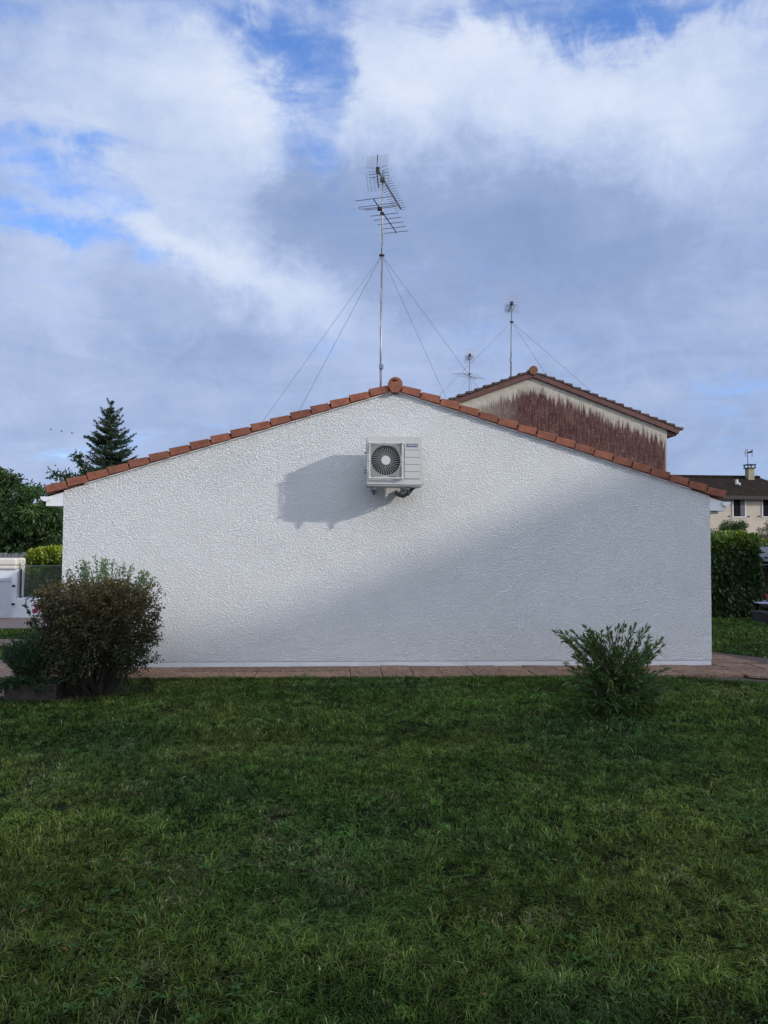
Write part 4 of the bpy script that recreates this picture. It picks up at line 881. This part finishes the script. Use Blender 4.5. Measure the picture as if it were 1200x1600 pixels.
# ------------------------------------------------------------------ big dark bush, and the pale shrub that shows above it
def vase_bush(name, base, spread, height, n_stems, label, leafL, leafW, col, tipcol, leaves_per, seed, low=0.25, top_flat=True, cat='bush'):
    rg = np.random.default_rng(seed); base = np.array(base, float); root = empty(name, base.tolist(), label, cat)
    mb = MB(); P = []; D = []; Tt = []
    forks = []
    for i in range(max(8, n_stems//3)):      # main stems from the crown of the root, each forking low
        a = rg.uniform(0, 2*PI); q = math.sqrt(rg.random()); b0 = base+np.array([math.cos(a)*0.13, math.sin(a)*0.11, 0])*q
        fz = height*rg.uniform(0.10, 0.26); fo = b0+np.array([math.cos(a)*spread[0]*q*0.34, math.sin(a)*spread[1]*q*0.34, fz]); fo += rg.normal(size=3)*(0.02, 0.02, 0)
        mb.tube([b0, (b0+fo)/2+rg.normal(size=3)*0.012, fo], [0.0085, 0.007, 0.006], 5); forks.append((fo, a, q))
    for i in range(n_stems):
        b0, a_, q_ = forks[i % len(forks)]; a = a_+rg.normal()*0.45; q = float(np.clip(q_+rg.normal()*0.22, 0.02, 1.0)); rx, ry = spread
        ex = math.cos(a)*rx*q; ey = math.sin(a)*ry*q
        h_ = height*(rg.uniform(0.90, 1.0) if rg.random() < 0.58 else rg.uniform(0.24, 0.9))*(1-0.05*q*q)
        e = base+np.array([ex, ey, h_]); m1 = b0+(e-b0)*0.5+np.array([ex*0.10, ey*0.10, -0.03])+rg.normal(size=3)*0.035
        pts = [b0, b0+(m1-b0)*0.5+rg.normal(size=3)*0.018, m1, m1+(e-m1)*0.5+rg.normal(size=3)*0.028, e]
        mb.tube(pts, [0.0055, 0.005, 0.004, 0.003, 0.0018], 5)
        nt = rg.integers(9, 14)
        for k in range(nt):
            t = rg.uniform(low+0.12, 1.0)**0.75; s_ = t*(len(pts)-1); j = min(int(s_), len(pts)-2); c = pts[j]+(pts[j+1]-pts[j])*(s_-j)
            out = unit(np.array([ex, ey, 0])+1e-3)*0.7; td = out+rg.normal(size=3)*0.6+np.array([0, 0, 0.45]); td = td/np.linalg.norm(td); tl = rg.uniform(0.10, 0.24)
            te = c+td*tl; te[2] = min(te[2], base[2]+height*(1.03 if top_flat else 1.2)); mb.tube([c, (c+te)/2+rg.normal(size=3)*0.008, te], [0.0035, 0.0025, 0.0012], 3)
            for g in range(leaves_per):
                f_ = rg.uniform(0.15, 1.1); P.append(c+(te-c)*f_+rg.normal(size=3)*0.018); D.append(td*0.5+rg.normal(size=3)*0.8); Tt.append((P[-1][2]-base[2])/height)
    mb.build('stem', M_twig, root)
    P = np.array(P); D = np.array(D); Tt = np.array(Tt)[:, None]; n = len(P); k = np.clip((Tt-0.35)/0.6, 0, 1)*rg.random((n, 1))**0.7
    C = tints(n, col, 0.28)*(1-k)+tints(n, tipcol, 0.28)*k
    leafcloud(root, [leaves(P, D, rg.uniform(0.7, 1.25, n)*leafL, leafW, C, 0.22)]); print(name, n); return root
bb = gr(160, 1078); bb = np.array([bb[0], 8.75, 0.0]); bb[0] = at(155, 1050, 8.75)[0]
vase_bush('bush', bb, (0.53, 0.50), 1.24, 150, 'large dense dark brownish bush before the left end of the white wall', 0.029, 0.0165, (0.042, 0.050, 0.018), (0.125, 0.088, 0.034), 20, 5, low=0.12)
ls = at(165, 1040, 9.45); ls[2] = 0
def light_shrub():
    rg = np.random.default_rng(9); root = empty('shrub', ls.tolist(), 'airy pale green shrub whose leafy shoots show above the dark bush', 'shrub'); mb = MB(); parts = []
    for i in range(46):
        px = rg.uniform(104, 242); k_ = 1-abs(px-158)/105; py = 908-38*max(0, k_)**0.8*rg.uniform(0.55, 1.0) if px < 235 else 905
        e = at(px, py, 9.45+rg.uniform(-.2, .2)); b0 = ls+rg.normal(size=3)*(0.12, 0.08, 0); m1 = (b0+e)/2+np.array([(ls[0]-e[0])*0.10, 0, 0.05]); mb.tube([b0, m1, e], [0.008, 0.005, 0.002], 4)
        for t in np.linspace(0.45, 1.0, 22):
            c = m1+(e-m1)*(t-0.45)/0.55; k = 3; D = rg.normal(size=(k, 3))*0.7+(0, 0, 0.35); parts.append(leaves(c+rg.normal(size=(k, 3))*0.014, D, rg.uniform(.03, .05, k), 0.019, tints(k, (0.14, 0.21, 0.115), .25), 0.2))
    mb.build('stem', M_twig, root); leafcloud(root, parts)
light_shrub()

# planter box with a feathery green shrub
M_conc = mat('mossy_concrete', (0.032, 0.028, 0.019), 0.95, 0.6, 12, 0.006, 50, dirt=(0.03, 0.035, 0.02), detail=9)
c0, c1 = gr(14, 1092), gr(97, 1090); px0, px1 = c0[0], c1[0]; py0 = 8.42
pb = empty('planter_box', ((px0+px1)/2, py0+.25, 0), 'low old concrete planter trough at the left edge of the lawn', 'planter')
mb = MB(); L_ = px1-px0; hgt = 0.17
mb.bevbox(((px0+px1)/2, py0+0.03, hgt/2), (L_, 0.06, hgt), 0.01); mb.bevbox(((px0+px1)/2, py0+0.52, hgt/2), (L_, 0.06, hgt), 0.01)
mb.bevbox((px0+0.03, py0+0.275, hgt/2), (0.06, 0.426, hgt-.004), 0.008); mb.bevbox((px1-0.03, py0+0.275, hgt/2), (0.06, 0.426, hgt-.004), 0.008); mb.build('trough', M_conc, pb)
mb = MB(); mb.box(((px0+px1)/2, py0+0.275, 0.065), (L_-0.12, 0.426, 0.13)); mb.build('soil', M_dirt, pb)
mb = MB(); mb.bevbox((px1+0.06, py0+0.42, 0.17), (0.16, 0.20, 0.34), 0.015); o = mb.build('shadow_block', M_dirt); tag(o, 'dark squat block standing in for the shadow between planter trough and big bush', 'block')  # box standing in for the dark shadow beside the planter
def feather(base, n, hgt_, sx, label):
    rg = np.random.default_rng(21); root = empty('shrub', base.tolist(), label, 'shrub'); mb = MB(); P = []; D = []
    for i in range(n+70):
        a = rg.uniform(0, 2*PI); q = math.sqrt(rg.random()); b0 = base+np.array([math.cos(a)*.12*q, math.sin(a)*.08*q, 0]); e = base+np.array([math.cos(a)*sx*q, math.sin(a)*0.24*q, hgt_*rg.uniform(0.55, 1)*(1-0.25*q)])
        if i >= n: e = base+np.array([rg.uniform(-0.36, 0.40), -rg.uniform(0.26, 0.40), rg.uniform(-0.02, 0.14)])
        m1 = (b0+e)/2+(0, 0, .04)-np.array([e[0]-b0[0], 0, 0])*0.08; mb.tube([b0, m1, e], [0.006, 0.004, 0.002], 4)
        k = 55; t = rg.random((k, 1))**0.8; c = np.where(t < .5, b0+(m1-b0)*t*2, m1+(e-m1)*(t*2-1)); P.append(c+rg.normal(size=(k, 3))*0.010); D.append(unit((e-m1)[None])*0.9+rg.normal(size=(k, 3))*0.5)
    mb.build('stem', M_twig, root); P = np.concatenate(P); D = np.concatenate(D); leafcloud(root, [leaves(P, D, rg.uniform(.03, .055, len(P)), 0.0085, tints(len(P), (0.034, 0.072, 0.030), .3), 0.1)])
fb = at(50, 1050, py0+0.3); fb[2] = 0.12
feather(fb, 270, 0.60, 0.33, 'feathery dark green shrub growing in the concrete trough')

# ------------------------------------------------------------------ oleander bush on the right
def oleander():
    rg = np.random.default_rng(33); base = gr(968, 1108); base = np.array([base[0], 7.75, 0]); base[0] = at(968, 1100, 7.75)[0]
    root = empty('oleander_bush', base.tolist(), 'loose green oleander bush with narrow leaves on the lawn at the right of the wall', 'bush'); mb = MB(); parts = []
    tips = [(872, 990), (880, 992), (889, 993), (898, 990), (917, 982), (887, 1040), (893, 1048), (903, 1005), (1009, 985), (1003, 990), (1030, 1003), (1022, 1012), (1012, 1000), (1033, 1012), (990, 982), (984, 986), (965, 984), (950, 986), (940, 990), (975, 981),
            (968, 990), (955, 992), (928, 998), (915, 1003), (1038, 1060), (1044, 1068), (1030, 1050), (885, 1062), (1045, 1080), (900, 1030), (1018, 1030), (930, 1010)]
    tips += [(rg.uniform(905, 1020), rg.uniform(992, 1060)) for _ in range(80)]
    tips += [(rg.uniform(892, 1042), rg.uniform(1045, 1100)) for _ in range(70)]
    tips += [(rg.uniform(915, 1028), rg.uniform(1085, 1110)) for _ in range(40)]
    for i, (px, py) in enumerate(tips):
        e = at(px, py, 7.75+rg.normal()*0.20 if i > 5 else 7.75+rg.normal()*0.08); a = rg.uniform(0, 2*PI); b0 = base+np.array([math.cos(a)*.10, math.sin(a)*.09, 0])
        out = np.array([e[0]-b0[0], e[1]-b0[1], 0]); m1 = b0+(e-b0)*0.5-out*0.10+np.array([0, 0, 0.05]); pts = [b0, m1, e]; mb.tube([b0, (b0+m1)/2+rg.normal(size=3)*.01, m1, (m1+e)/2-out*0.04, e], [0.008, 0.007, 0.005, 0.004, 0.003], 5)
        lead = (e-m1)/np.linalg.norm(e-m1); s_ = 0.60 if i < 5 else 0.10
        ts = np.concatenate([rg.uniform(s_, 0.97, 26), np.full(4, 1.0)])
        for t in ts:
            c = b0+(m1-b0)*t*2 if t < .5 else m1+(e-m1)*(t*2-1); k = 2; D = lead[None]*(0.95 if t < 1 else 1.3)+rg.normal(size=(k, 3))*(0.50 if t < 1 else 0.35)
            yl = rg.random() < 0.05; colr = (0.13, 0.11, 0.03) if yl else (0.060+0.035*rg.random(), 0.110+0.045*rg.random(), 0.038)
            parts.append(leaves(np.repeat(c[None], k, 0)+rg.normal(size=(k, 3))*.006, D, rg.uniform(.05, .095, k), 0.0135, tints(k, colr, .3), 0.15, droop=0.10))
    mb.build('stem', M_twig, root); leafcloud(root, parts)
oleander()

# ------------------------------------------------------------------ right garden
h0 = at(1090, 965, 17.8)[0]; h1 = at(1177, 965, 17.8)[0]; hz = at(1150, 838, 17.6)[2]
hedge('hedge', h0, h1, 17.5, 18.9, hz, 22000, 0.145, 0.052, (0.032, 0.060, 0.016), (0.16, 0.25, 0.025), 'tall glossy laurel hedge with drooping dark leaves right of the white wall', 'hedge', 0.12, M_gloss, 0.9, 0.12)  # lower leaves tinted dark for shade, top leaves tinted as sunlit
h2 = at(1300, 965, 22)[0]
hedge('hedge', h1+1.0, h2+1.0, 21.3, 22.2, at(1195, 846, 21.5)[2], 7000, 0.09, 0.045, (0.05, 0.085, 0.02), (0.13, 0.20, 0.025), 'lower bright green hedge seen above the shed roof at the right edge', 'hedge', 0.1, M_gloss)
b2 = at(1140, 832, 23.5)
tree('shrub', (b2[0], 23.5, 0), 2, (b2[0]+.1, 23.5, b2[2]-0.42), (0.55, 0.6, 0.80), 80, 90, 0.075, 0.036, (0.060, 0.105, 0.022), 'rounded green shrub rising behind the laurel hedge in front of the beige house', None, 0.05, 0.1, 0.9, None, (0.15, 0.26), 'shrub')
b3 = at(1112, 838, 24)
tree('shrub', (b3[0]-.2, 24, 0), 2, (b3[0]-.1, 24, b3[2]-0.45), (0.9, 0.6, 0.62), 70, 90, 0.075, 0.036, (0.052, 0.092, 0.022), 'dark green shrub behind the laurel hedge, hard by the right edge of the white wall', None, 0.05, 0.1, 0.9, None, (0.15, 0.26), 'shrub')
b4 = at(1200, 835, 30)
tree('olive_tree', (b4[0]+.3, 30, 0), 2, (b4[0]+0.25, 30, b4[2]-0.10), (0.62, 0.5, 0.60), 34, 60, 0.10, 0.03, (0.060, 0.085, 0.055), 'grey-green tree cut by the right edge before the beige house', None, 0.06, 0.0, 0.9, None, (0.14, 0.24), 'tree')
# shed
SY = 18.1
M_sheet = mat('grey_corrugated_sheet', (0.22, 0.22, 0.23), 0.8, 0.3, 6, dirt=(0.12, 0.12, 0.11)); M_shedw = mat('old_brown_boards', (0.07, 0.048, 0.036), 0.9, 0.4, 5, 0.004, 30)
s0x = at(1184, 870, SY)[0]; szt = at(1190, 862, SY)[2]; sz2 = at(1190, 872, SY)[2]
sh = empty('shed', (s0x+1.5, SY+1, 0), 'open-fronted lean-to shed with a grey corrugated roof at the right edge', 'shed')
mb = MB(); nx = 120; V = []; F = []
for i in range(nx+1):
    x = s0x-0.05+3.4*i/nx; z = 0.02*math.sin(i*PI/2.5); V += [(x, SY-0.15, sz2+z+0.02), (x, SY+2.3, szt+0.10+z)]
for i in range(nx): F.append((2*i, 2*i+2, 2*i+3, 2*i+1))
mb.add(V, F); mb.box((s0x+1.6, SY-0.12, sz2-0.04), (3.3, 0.04, 0.07)); mb.build('roof', M_sheet, sh)
mb = MB(); mb.box((s0x+1.65, SY+2.2, 0.8), (3.3, 0.05, 1.6)); mb.box((s0x+0.05, SY+1.2, 0.8), (0.05, 1.9, 1.55)); mb.build('wall', M_shedw, sh)
mb = MB(); rz = at(1190, 882, SY)[2]; mb.tube([(s0x-0.35, SY-0.06, rz), (s0x+3.2, SY-0.06, rz)], 0.014, 6); mb.build('rail', M_alu, sh)
for xo_ in (0.06, 2.9): mb = MB(); mb.tube([(s0x+xo_, SY-0.06, 0), (s0x+xo_, SY-0.06, sz2)], 0.016, 6); mb.build('post', M_brownwood, sh)
# table, pots
TY = 17.45; tl_ = at(1172, 941, TY); 
tb = empty('garden_table', (tl_[0]+0.6, TY, 0), 'low pale blue-white garden table under the shed roof', 'table')
tz = tl_[2]; mb = MB(); mb.bevbox((tl_[0]+0.62, TY+0.1, tz), (1.15, 0.75, 0.03), 0.008); mb.build('tabletop', mat('pale_blue_cloth', (0.42, 0.47, 0.62), 0.6, 0.08, 6), tb)
mb = MB(); mb.box((tl_[0]+0.62, TY-0.255, tz-0.04), (1.05, 0.02, 0.05)); mb.build('apron', M_dark, tb)
for dx in (0.12, 1.10):
    for dy in (-0.2, 0.4): mb = MB(); mb.tube([(tl_[0]+dx, TY+dy, 0), (tl_[0]+dx, TY+dy, tz-0.015)], 0.018, 8); mb.build('leg', M_dark, tb)
def pot(name, c, r0, r1, h_, mat_, label, rim=True, n=24):
    root = empty(name, c.tolist(), label, 'pot'); mb = MB(); c = np.array(c, float); up = np.array([0, 0, 1.0])
    mb.tube([c, c+up*h_*0.02, c+up*h_*0.82], [r0*0.98, r0, r1*0.93], n); mb.tube([c+up*h_*0.80, c+up*h_*0.84, c+up*h_*0.985, c+up*h_], [r1*0.95, r1*1.04, r1*1.06, r1*1.0], n); mb.build('body', mat_, root, False)
    mb = MB(); mb.disc(c+up*h_*1.0, r1*0.92, up, 0.008, n); mb.build('soil', M_dirt, root); return root
pc = at(1205, 938, TY+0.0); pc[2] = tz+0.016
pr_ = pot('flower_pot', pc, 0.10, 0.155, 0.17, mat('terracotta_pot', (0.34, 0.11, 0.05), 0.85, 0.15, 10), 'orange terracotta flower pot standing on the garden table')
parts = []; k = 160; P = pc+(0, 0, 0.2)+RNG.normal(size=(k, 3))*(0.09, 0.08, 0.07); D = RNG.normal(size=(k, 3))+(0, 0, .5); leafcloud(pr_, [leaves(P, D, 0.07, 0.03, tints(k, (0.05, 0.085, 0.025), .25), 0.2)], 'plant_leaves')
bc = gr(1184, 971); tubr = pot('planter_tub', np.array([bc[0]+0.02, bc[1], 0]), 0.135, 0.175, 0.235, mat('dark_green_plastic', (0.028, 0.036, 0.040), 0.6, 0.15, 8), 'dark round plastic tub on the grass beside the garden table')
mb = MB(); dk = gr(1205, 976); mb.bevbox((dk[0]+0.12, dk[1]+.1, 0.12), (0.34, 0.3, 0.24), 0.02); o = mb.build('crate', M_dark); tag(o, 'low black crate right of the dark plastic tub at the photo edge', 'crate')

# ------------------------------------------------------------------ birds far off
for i, (px, py) in enumerate(((79.5, 671.5), (96, 674.3), (112.5, 677))):
    c = at(px, py, 205); root = None; mb = MB()
    mb.tube([c-(0.32, 0, -.06), c-(0.15, 0, 0), c+(0.2, 0, -.05), c+(0.5, 0, -.12)], [0.03, 0.10, 0.09, 0.02], 6)
    for sgn in (-1, 1):
        t_ = c+np.array([0.10, sgn*0.75, 0.22]); mb.add([c+(-.12, 0, .05), c+(0.22, 0, .03), t_+(0.16, 0, 0), t_], [(0, 1, 2, 3)]); mb.add([t_, t_+(0.16, 0, 0), t_+(0.35, sgn*0.5, -.05)], [(0, 1, 2)])
    o = mb.build('bird', mat('bird_feathers', (0.30, 0.31, 0.34), 0.8, 0.1, 5)); tag(o, ('leftmost of the three tiny birds flying over the left trees', 'middle one of the three tiny birds flying over the left trees', 'rightmost of the three tiny birds, nearest the spruce')[i], 'bird', 'birds flying in a row')

# ------------------------------------------------------------------ unseen block added behind the camera, roofline shaped to shade lawn and wall
hv = SUN[:2]/np.linalg.norm(SUN[:2]); pv_ = np.array([-hv[1], hv[0]]); te_ = SUN[2]/np.linalg.norm(SUN[:2])
def UH(px, py):
    w_ = at(px, py, WY); return (float(w_[:2]@pv_), float(w_[2]+(30-w_[:2]@hv)*te_))
edge = [UH(*q) for q in ((130, 1006), (230, 1000), (330, 985), (440, 952), (560, 905), (720, 842), (900, 762), (1060, 700))]; uE, hE = edge[-1]
def UV(u, t): q = hv*t+pv_*u; return q[0], q[1]
nb = empty('shade_block', (*UV(2, 35), 0), 'long pale block added unseen behind the camera, roofline shaped to cast the shade', 'shadow blocker')
prof = [(-14, edge[0][1]+0.25), (edge[0][0]-0.3, edge[0][1]+0.1)]+edge+[(uE+0.9, hE+0.3), (uE+2.6, hE-1.5), (24, hE-2.0)]; print(prof)
M_apt = mat('pale_block_render', (0.42, 0.39, 0.34), 0.9, 0.1, 1); 
pts = [(*UV(u, 30), h_) for u, h_ in prof]; pts = [(*UV(24, 30), 0)][::-1]+[]
outl = [(*UV(-14, 30), 0)]+[(*UV(u, 30), h_) for u, h_ in prof]+[(*UV(24, 30), 0)]
mb = MB(); mb.prism(outl, (hv[0]*9, hv[1]*9, 0)); me = mb.mesh(); bm = bmesh.new(); bm.from_mesh(me); bmesh.ops.recalc_face_normals(bm, faces=bm.faces); bm.to_mesh(me); bm.free(); link('wall', me, M_apt, nb)
yawb = math.atan2(pv_[1], pv_[0]); rb = Matrix.Rotation(yawb, 3, 'Z')
for fl in range(4):
    for k in range(10):
        u = -12+k*3.4; q = UV(u, 29.97); mb = MB(); mb.box((q[0], q[1], 1.7+fl*2.9), (1.3, 0.10, 1.4), rb); wq = mb.build('window', M_frame, nb)
        q = UV(u, 29.91); mb = MB(); mb.box((q[0], q[1], 1.7+fl*2.9), (1.1, 0.03, 1.2), rb); mb.build('pane', M_win, wq)

# ------------------------------------------------------------------ grass
def in_poly(x, y, poly_):
    c = np.zeros(len(x), bool); n = len(poly_)
    for i in range(n):
        x1_, y1_ = poly_[i][:2]; x2_, y2_ = poly_[(i+1) % n][:2]
        m_ = ((y1_ > y) != (y2_ > y)) & (x < (x2_-x1_)*(y-y1_)/((y2_-y1_) if y2_ != y1_ else 1e-9)+x1_); c ^= m_
    return c
BED = [(v.co.x+bed.location.x, v.co.y+bed.location.y+(0.10 if v.co.y+bed.location.y < 9.6 and v.co.x+bed.location.x < 5 else 0)) for v in bed.data.vertices]
SOIL = [(-3.9, 8.45), (-3.2, 8.25), (-2.4, 8.4), (-2.0, 8.8), (-2.1, 9.4), (-2.6, 9.5), (-3.6, 9.5), (-4.0, 9.0)]
def grass_patch(n, x0, x1, y0, y1, hmin, hmax, w, seed, seg=True, wedge=True):
    rg = np.random.default_rng(seed); x = rg.uniform(x0, x1, n); y = rg.uniform(y0, y1, n)
    ok = np.ones(n, bool)
    if wedge: ok &= (np.abs(x-y*0.06) < 0.56*y+1.6)
    jx = x+rg.normal(size=n)*0.03; jy = y+rg.normal(size=n)*0.035+(vnoise(x, y, 0.25, 93)-0.5)*0.16
    ok &= ~in_poly(jx, jy, BED) & ~in_poly(jx, jy, pv); s_in = in_poly(jx, jy, SOIL); ok &= ~(s_in & (rg.random(n) < 0.55+0.4*vnoise(x, y, 0.3, 91)))
    ok &= ~((y > 10.39) & (x > XL-0.02) & (x < XRW+0.02))
    ok &= ~((y > 12.72) & (y < 13.68) & (x < XL)) & ~((y > 15.25) & (x < XL))
    ok &= ~((x > px0) & (x < px1+.1) & (y > py0) & (y < py0+.56))
    # small bare and thin patches
    bare = vnoise(x, y, 0.22, 51)*0.6+vnoise(x, y, 0.07, 52)*0.4; ok &= ~((bare > 0.745) & (rg.random(n) < 0.85))
    x, y = x[ok], y[ok]; n = len(x)
    cl = vnoise(x, y, 0.55, 61); cl2 = vnoise(x, y, 0.13, 62); cl3 = vnoise(x, y, 1.7, 63); band = vnoise(x*0.25, y, 0.30, 64)
    h = rg.uniform(hmin, hmax, n)*(0.40+0.45*cl2+0.30*cl+0.45*vnoise(x, y, 0.05, 96))*np.where(rg.random(n) < 0.03, 1.6, 1.0)
    ph = vnoise(x, y, 0.10, 71)*4*PI+rg.normal(size=n)*0.9; lean = np.abs(rg.normal(size=n))*0.7+0.35+0.7*vnoise(x, y, 0.17, 72)
    dx, dy = np.cos(ph)*lean, np.sin(ph)*lean; sx = -np.sin(ph)+rg.normal(size=n)*.4; sy = np.cos(ph)+rg.normal(size=n)*.4; sl_ = np.hypot(sx, sy); ww = w*rg.uniform(0.6, 1.35, n)*0.5; sx = sx/sl_*ww; sy = sy/sl_*ww
    z = np.zeros(n)+0.0
    B = np.stack([x, y, z], 1); S = np.stack([sx, sy, 0*sx], 1)
    Mid = B+np.stack([dx*h*0.35, dy*h*0.35, h*0.62], 1); Tp = B+np.stack([dx*h*1.15, dy*h*1.15, h*np.clip(1.0-lean*0.36, 0.22, 1)], 1)
    V = np.stack([B-S, B+S, Mid+S*0.85, Mid-S*0.85, Tp], 1).reshape(-1, 3)
    F = np.array([(0, 1, 2), (0, 2, 3), (3, 2, 4)]); F3 = (F[None]+np.arange(n)[:, None, None]*5).reshape(-1, 3)
    g = np.array([[0.060, 0.117, 0.021]]); yel = np.array([[0.108, 0.138, 0.027]]); blu = np.array([[0.047, 0.098, 0.026]]); straw = np.array([[0.27, 0.23, 0.13]])
    a = np.clip(cl3*1.1-0.2+(cl-0.5)*0.8+rg.normal(size=n)*0.22, 0, 1)[:, None]; b_ = np.clip((vnoise(x, y, 0.9, 66)-0.55)*2+rg.normal(size=n)*0.1, 0, 1)[:, None]
    C = g*(1-a)+yel*a; C = C*(1-b_)+blu*b_; st_ = (rg.random(n) < 0.05+0.34*np.clip(vnoise(x, y, 0.35, 67)-0.70, 0, 1)*2.2)[:, None]; C = np.where(st_, straw*rg.uniform(0.5, 1.0, (n, 1)), C)
    C = C*np.clip(1+rg.normal(size=(n, 1))*0.55, 0.15, 3.0)*(0.68+0.64*band[:, None])*(0.55+0.9*vnoise(x, y, 0.05, 95)[:, None])*(0.72+0.56*cl2[:, None])
    Cv = np.repeat(C, 5, 0).reshape(n, 5, 3)
    return V, F3, Cv.reshape(-1, 3)
def weeds(n, seed):
    rg = np.random.default_rng(seed); parts = []
    x = rg.uniform(-3.5, 4, n); y = rg.uniform(2.2, 7.5, n)**1.0; keep = (np.abs(x) < 0.6*y+0.4) & (vnoise(x, y, 0.6, 81) > 0.42); x, y = x[keep], y[keep]
    for xi, yi in zip(x, y):
        k = rg.integers(4, 8); a = rg.uniform(0, 2*PI)+np.arange(k)*2*PI/k+rg.normal(size=k)*.2; P = np.repeat([[xi, yi, rg.uniform(0.015, 0.035)]], k, 0); D = np.stack([np.cos(a), np.sin(a), rg.uniform(0.1, 0.7, k)], 1)
        L_ = rg.uniform(0.018, 0.042); up_ = np.tile([[0, 0, 1.0]], (k, 1))+rg.normal(size=(k, 3))*.3
        parts.append(leaves(P, D, L_*rg.uniform(.7, 1.2, k), L_*rg.uniform(0.22, 0.42), tints(k, (0.055, 0.105, 0.030), .2), 0.15, nrm=up_, droop=0.15))
    for _ in range(150):                 # dry fallen leaves, most of them near the bush and the path
        if rg.random() < 0.6: xi, yi = rg.normal(-2.8, 0.7), rg.uniform(8.0, 9.5)
        else: xi, yi = rg.uniform(-3, 4), rg.uniform(2.5, 9)
        D = rg.normal(size=(1, 3)); D[:, 2] = rg.uniform(-.1, .3); parts.append(leaves(np.array([[xi, yi, 0.03]]), D, rg.uniform(.02, .045), rg.uniform(.012, .026), tints(1, (0.16, 0.10, 0.045), .3), 0.3, nrm=np.array([[0, 0, 1.0]])))
    return join_leaf(parts)
G = join_leaf([grass_patch(320000, -4.3, 4.7, 1.9, 4.2, 0.014, 0.042, 0.0034, 1), grass_patch(300000, -5.8, 6.4, 4.2, 6.8, 0.016, 0.044, 0.0044, 2), grass_patch(250000, -7.6, 8.8, 6.8, 9.7, 0.020, 0.048, 0.0055, 3),
               grass_patch(60000, -9.5, -3.6, 9.5, 15.3, 0.02, 0.05, 0.010, 4), grass_patch(90000, 5.2, 12.5, 8.6, 17.6, 0.02, 0.05, 0.010, 5), grass_patch(9000, -2.4, 5.0, 9.50, 9.68, 0.04, 0.075, 0.0055, 8), weeds(2600, 6)])
go = link('grass', fast_mesh('grass', *G), M_grass); tag(go, 'short mown green lawn grass with weeds and a few dry straws', 'grass', kind='stuff')
print('grass tris', len(G[1]))
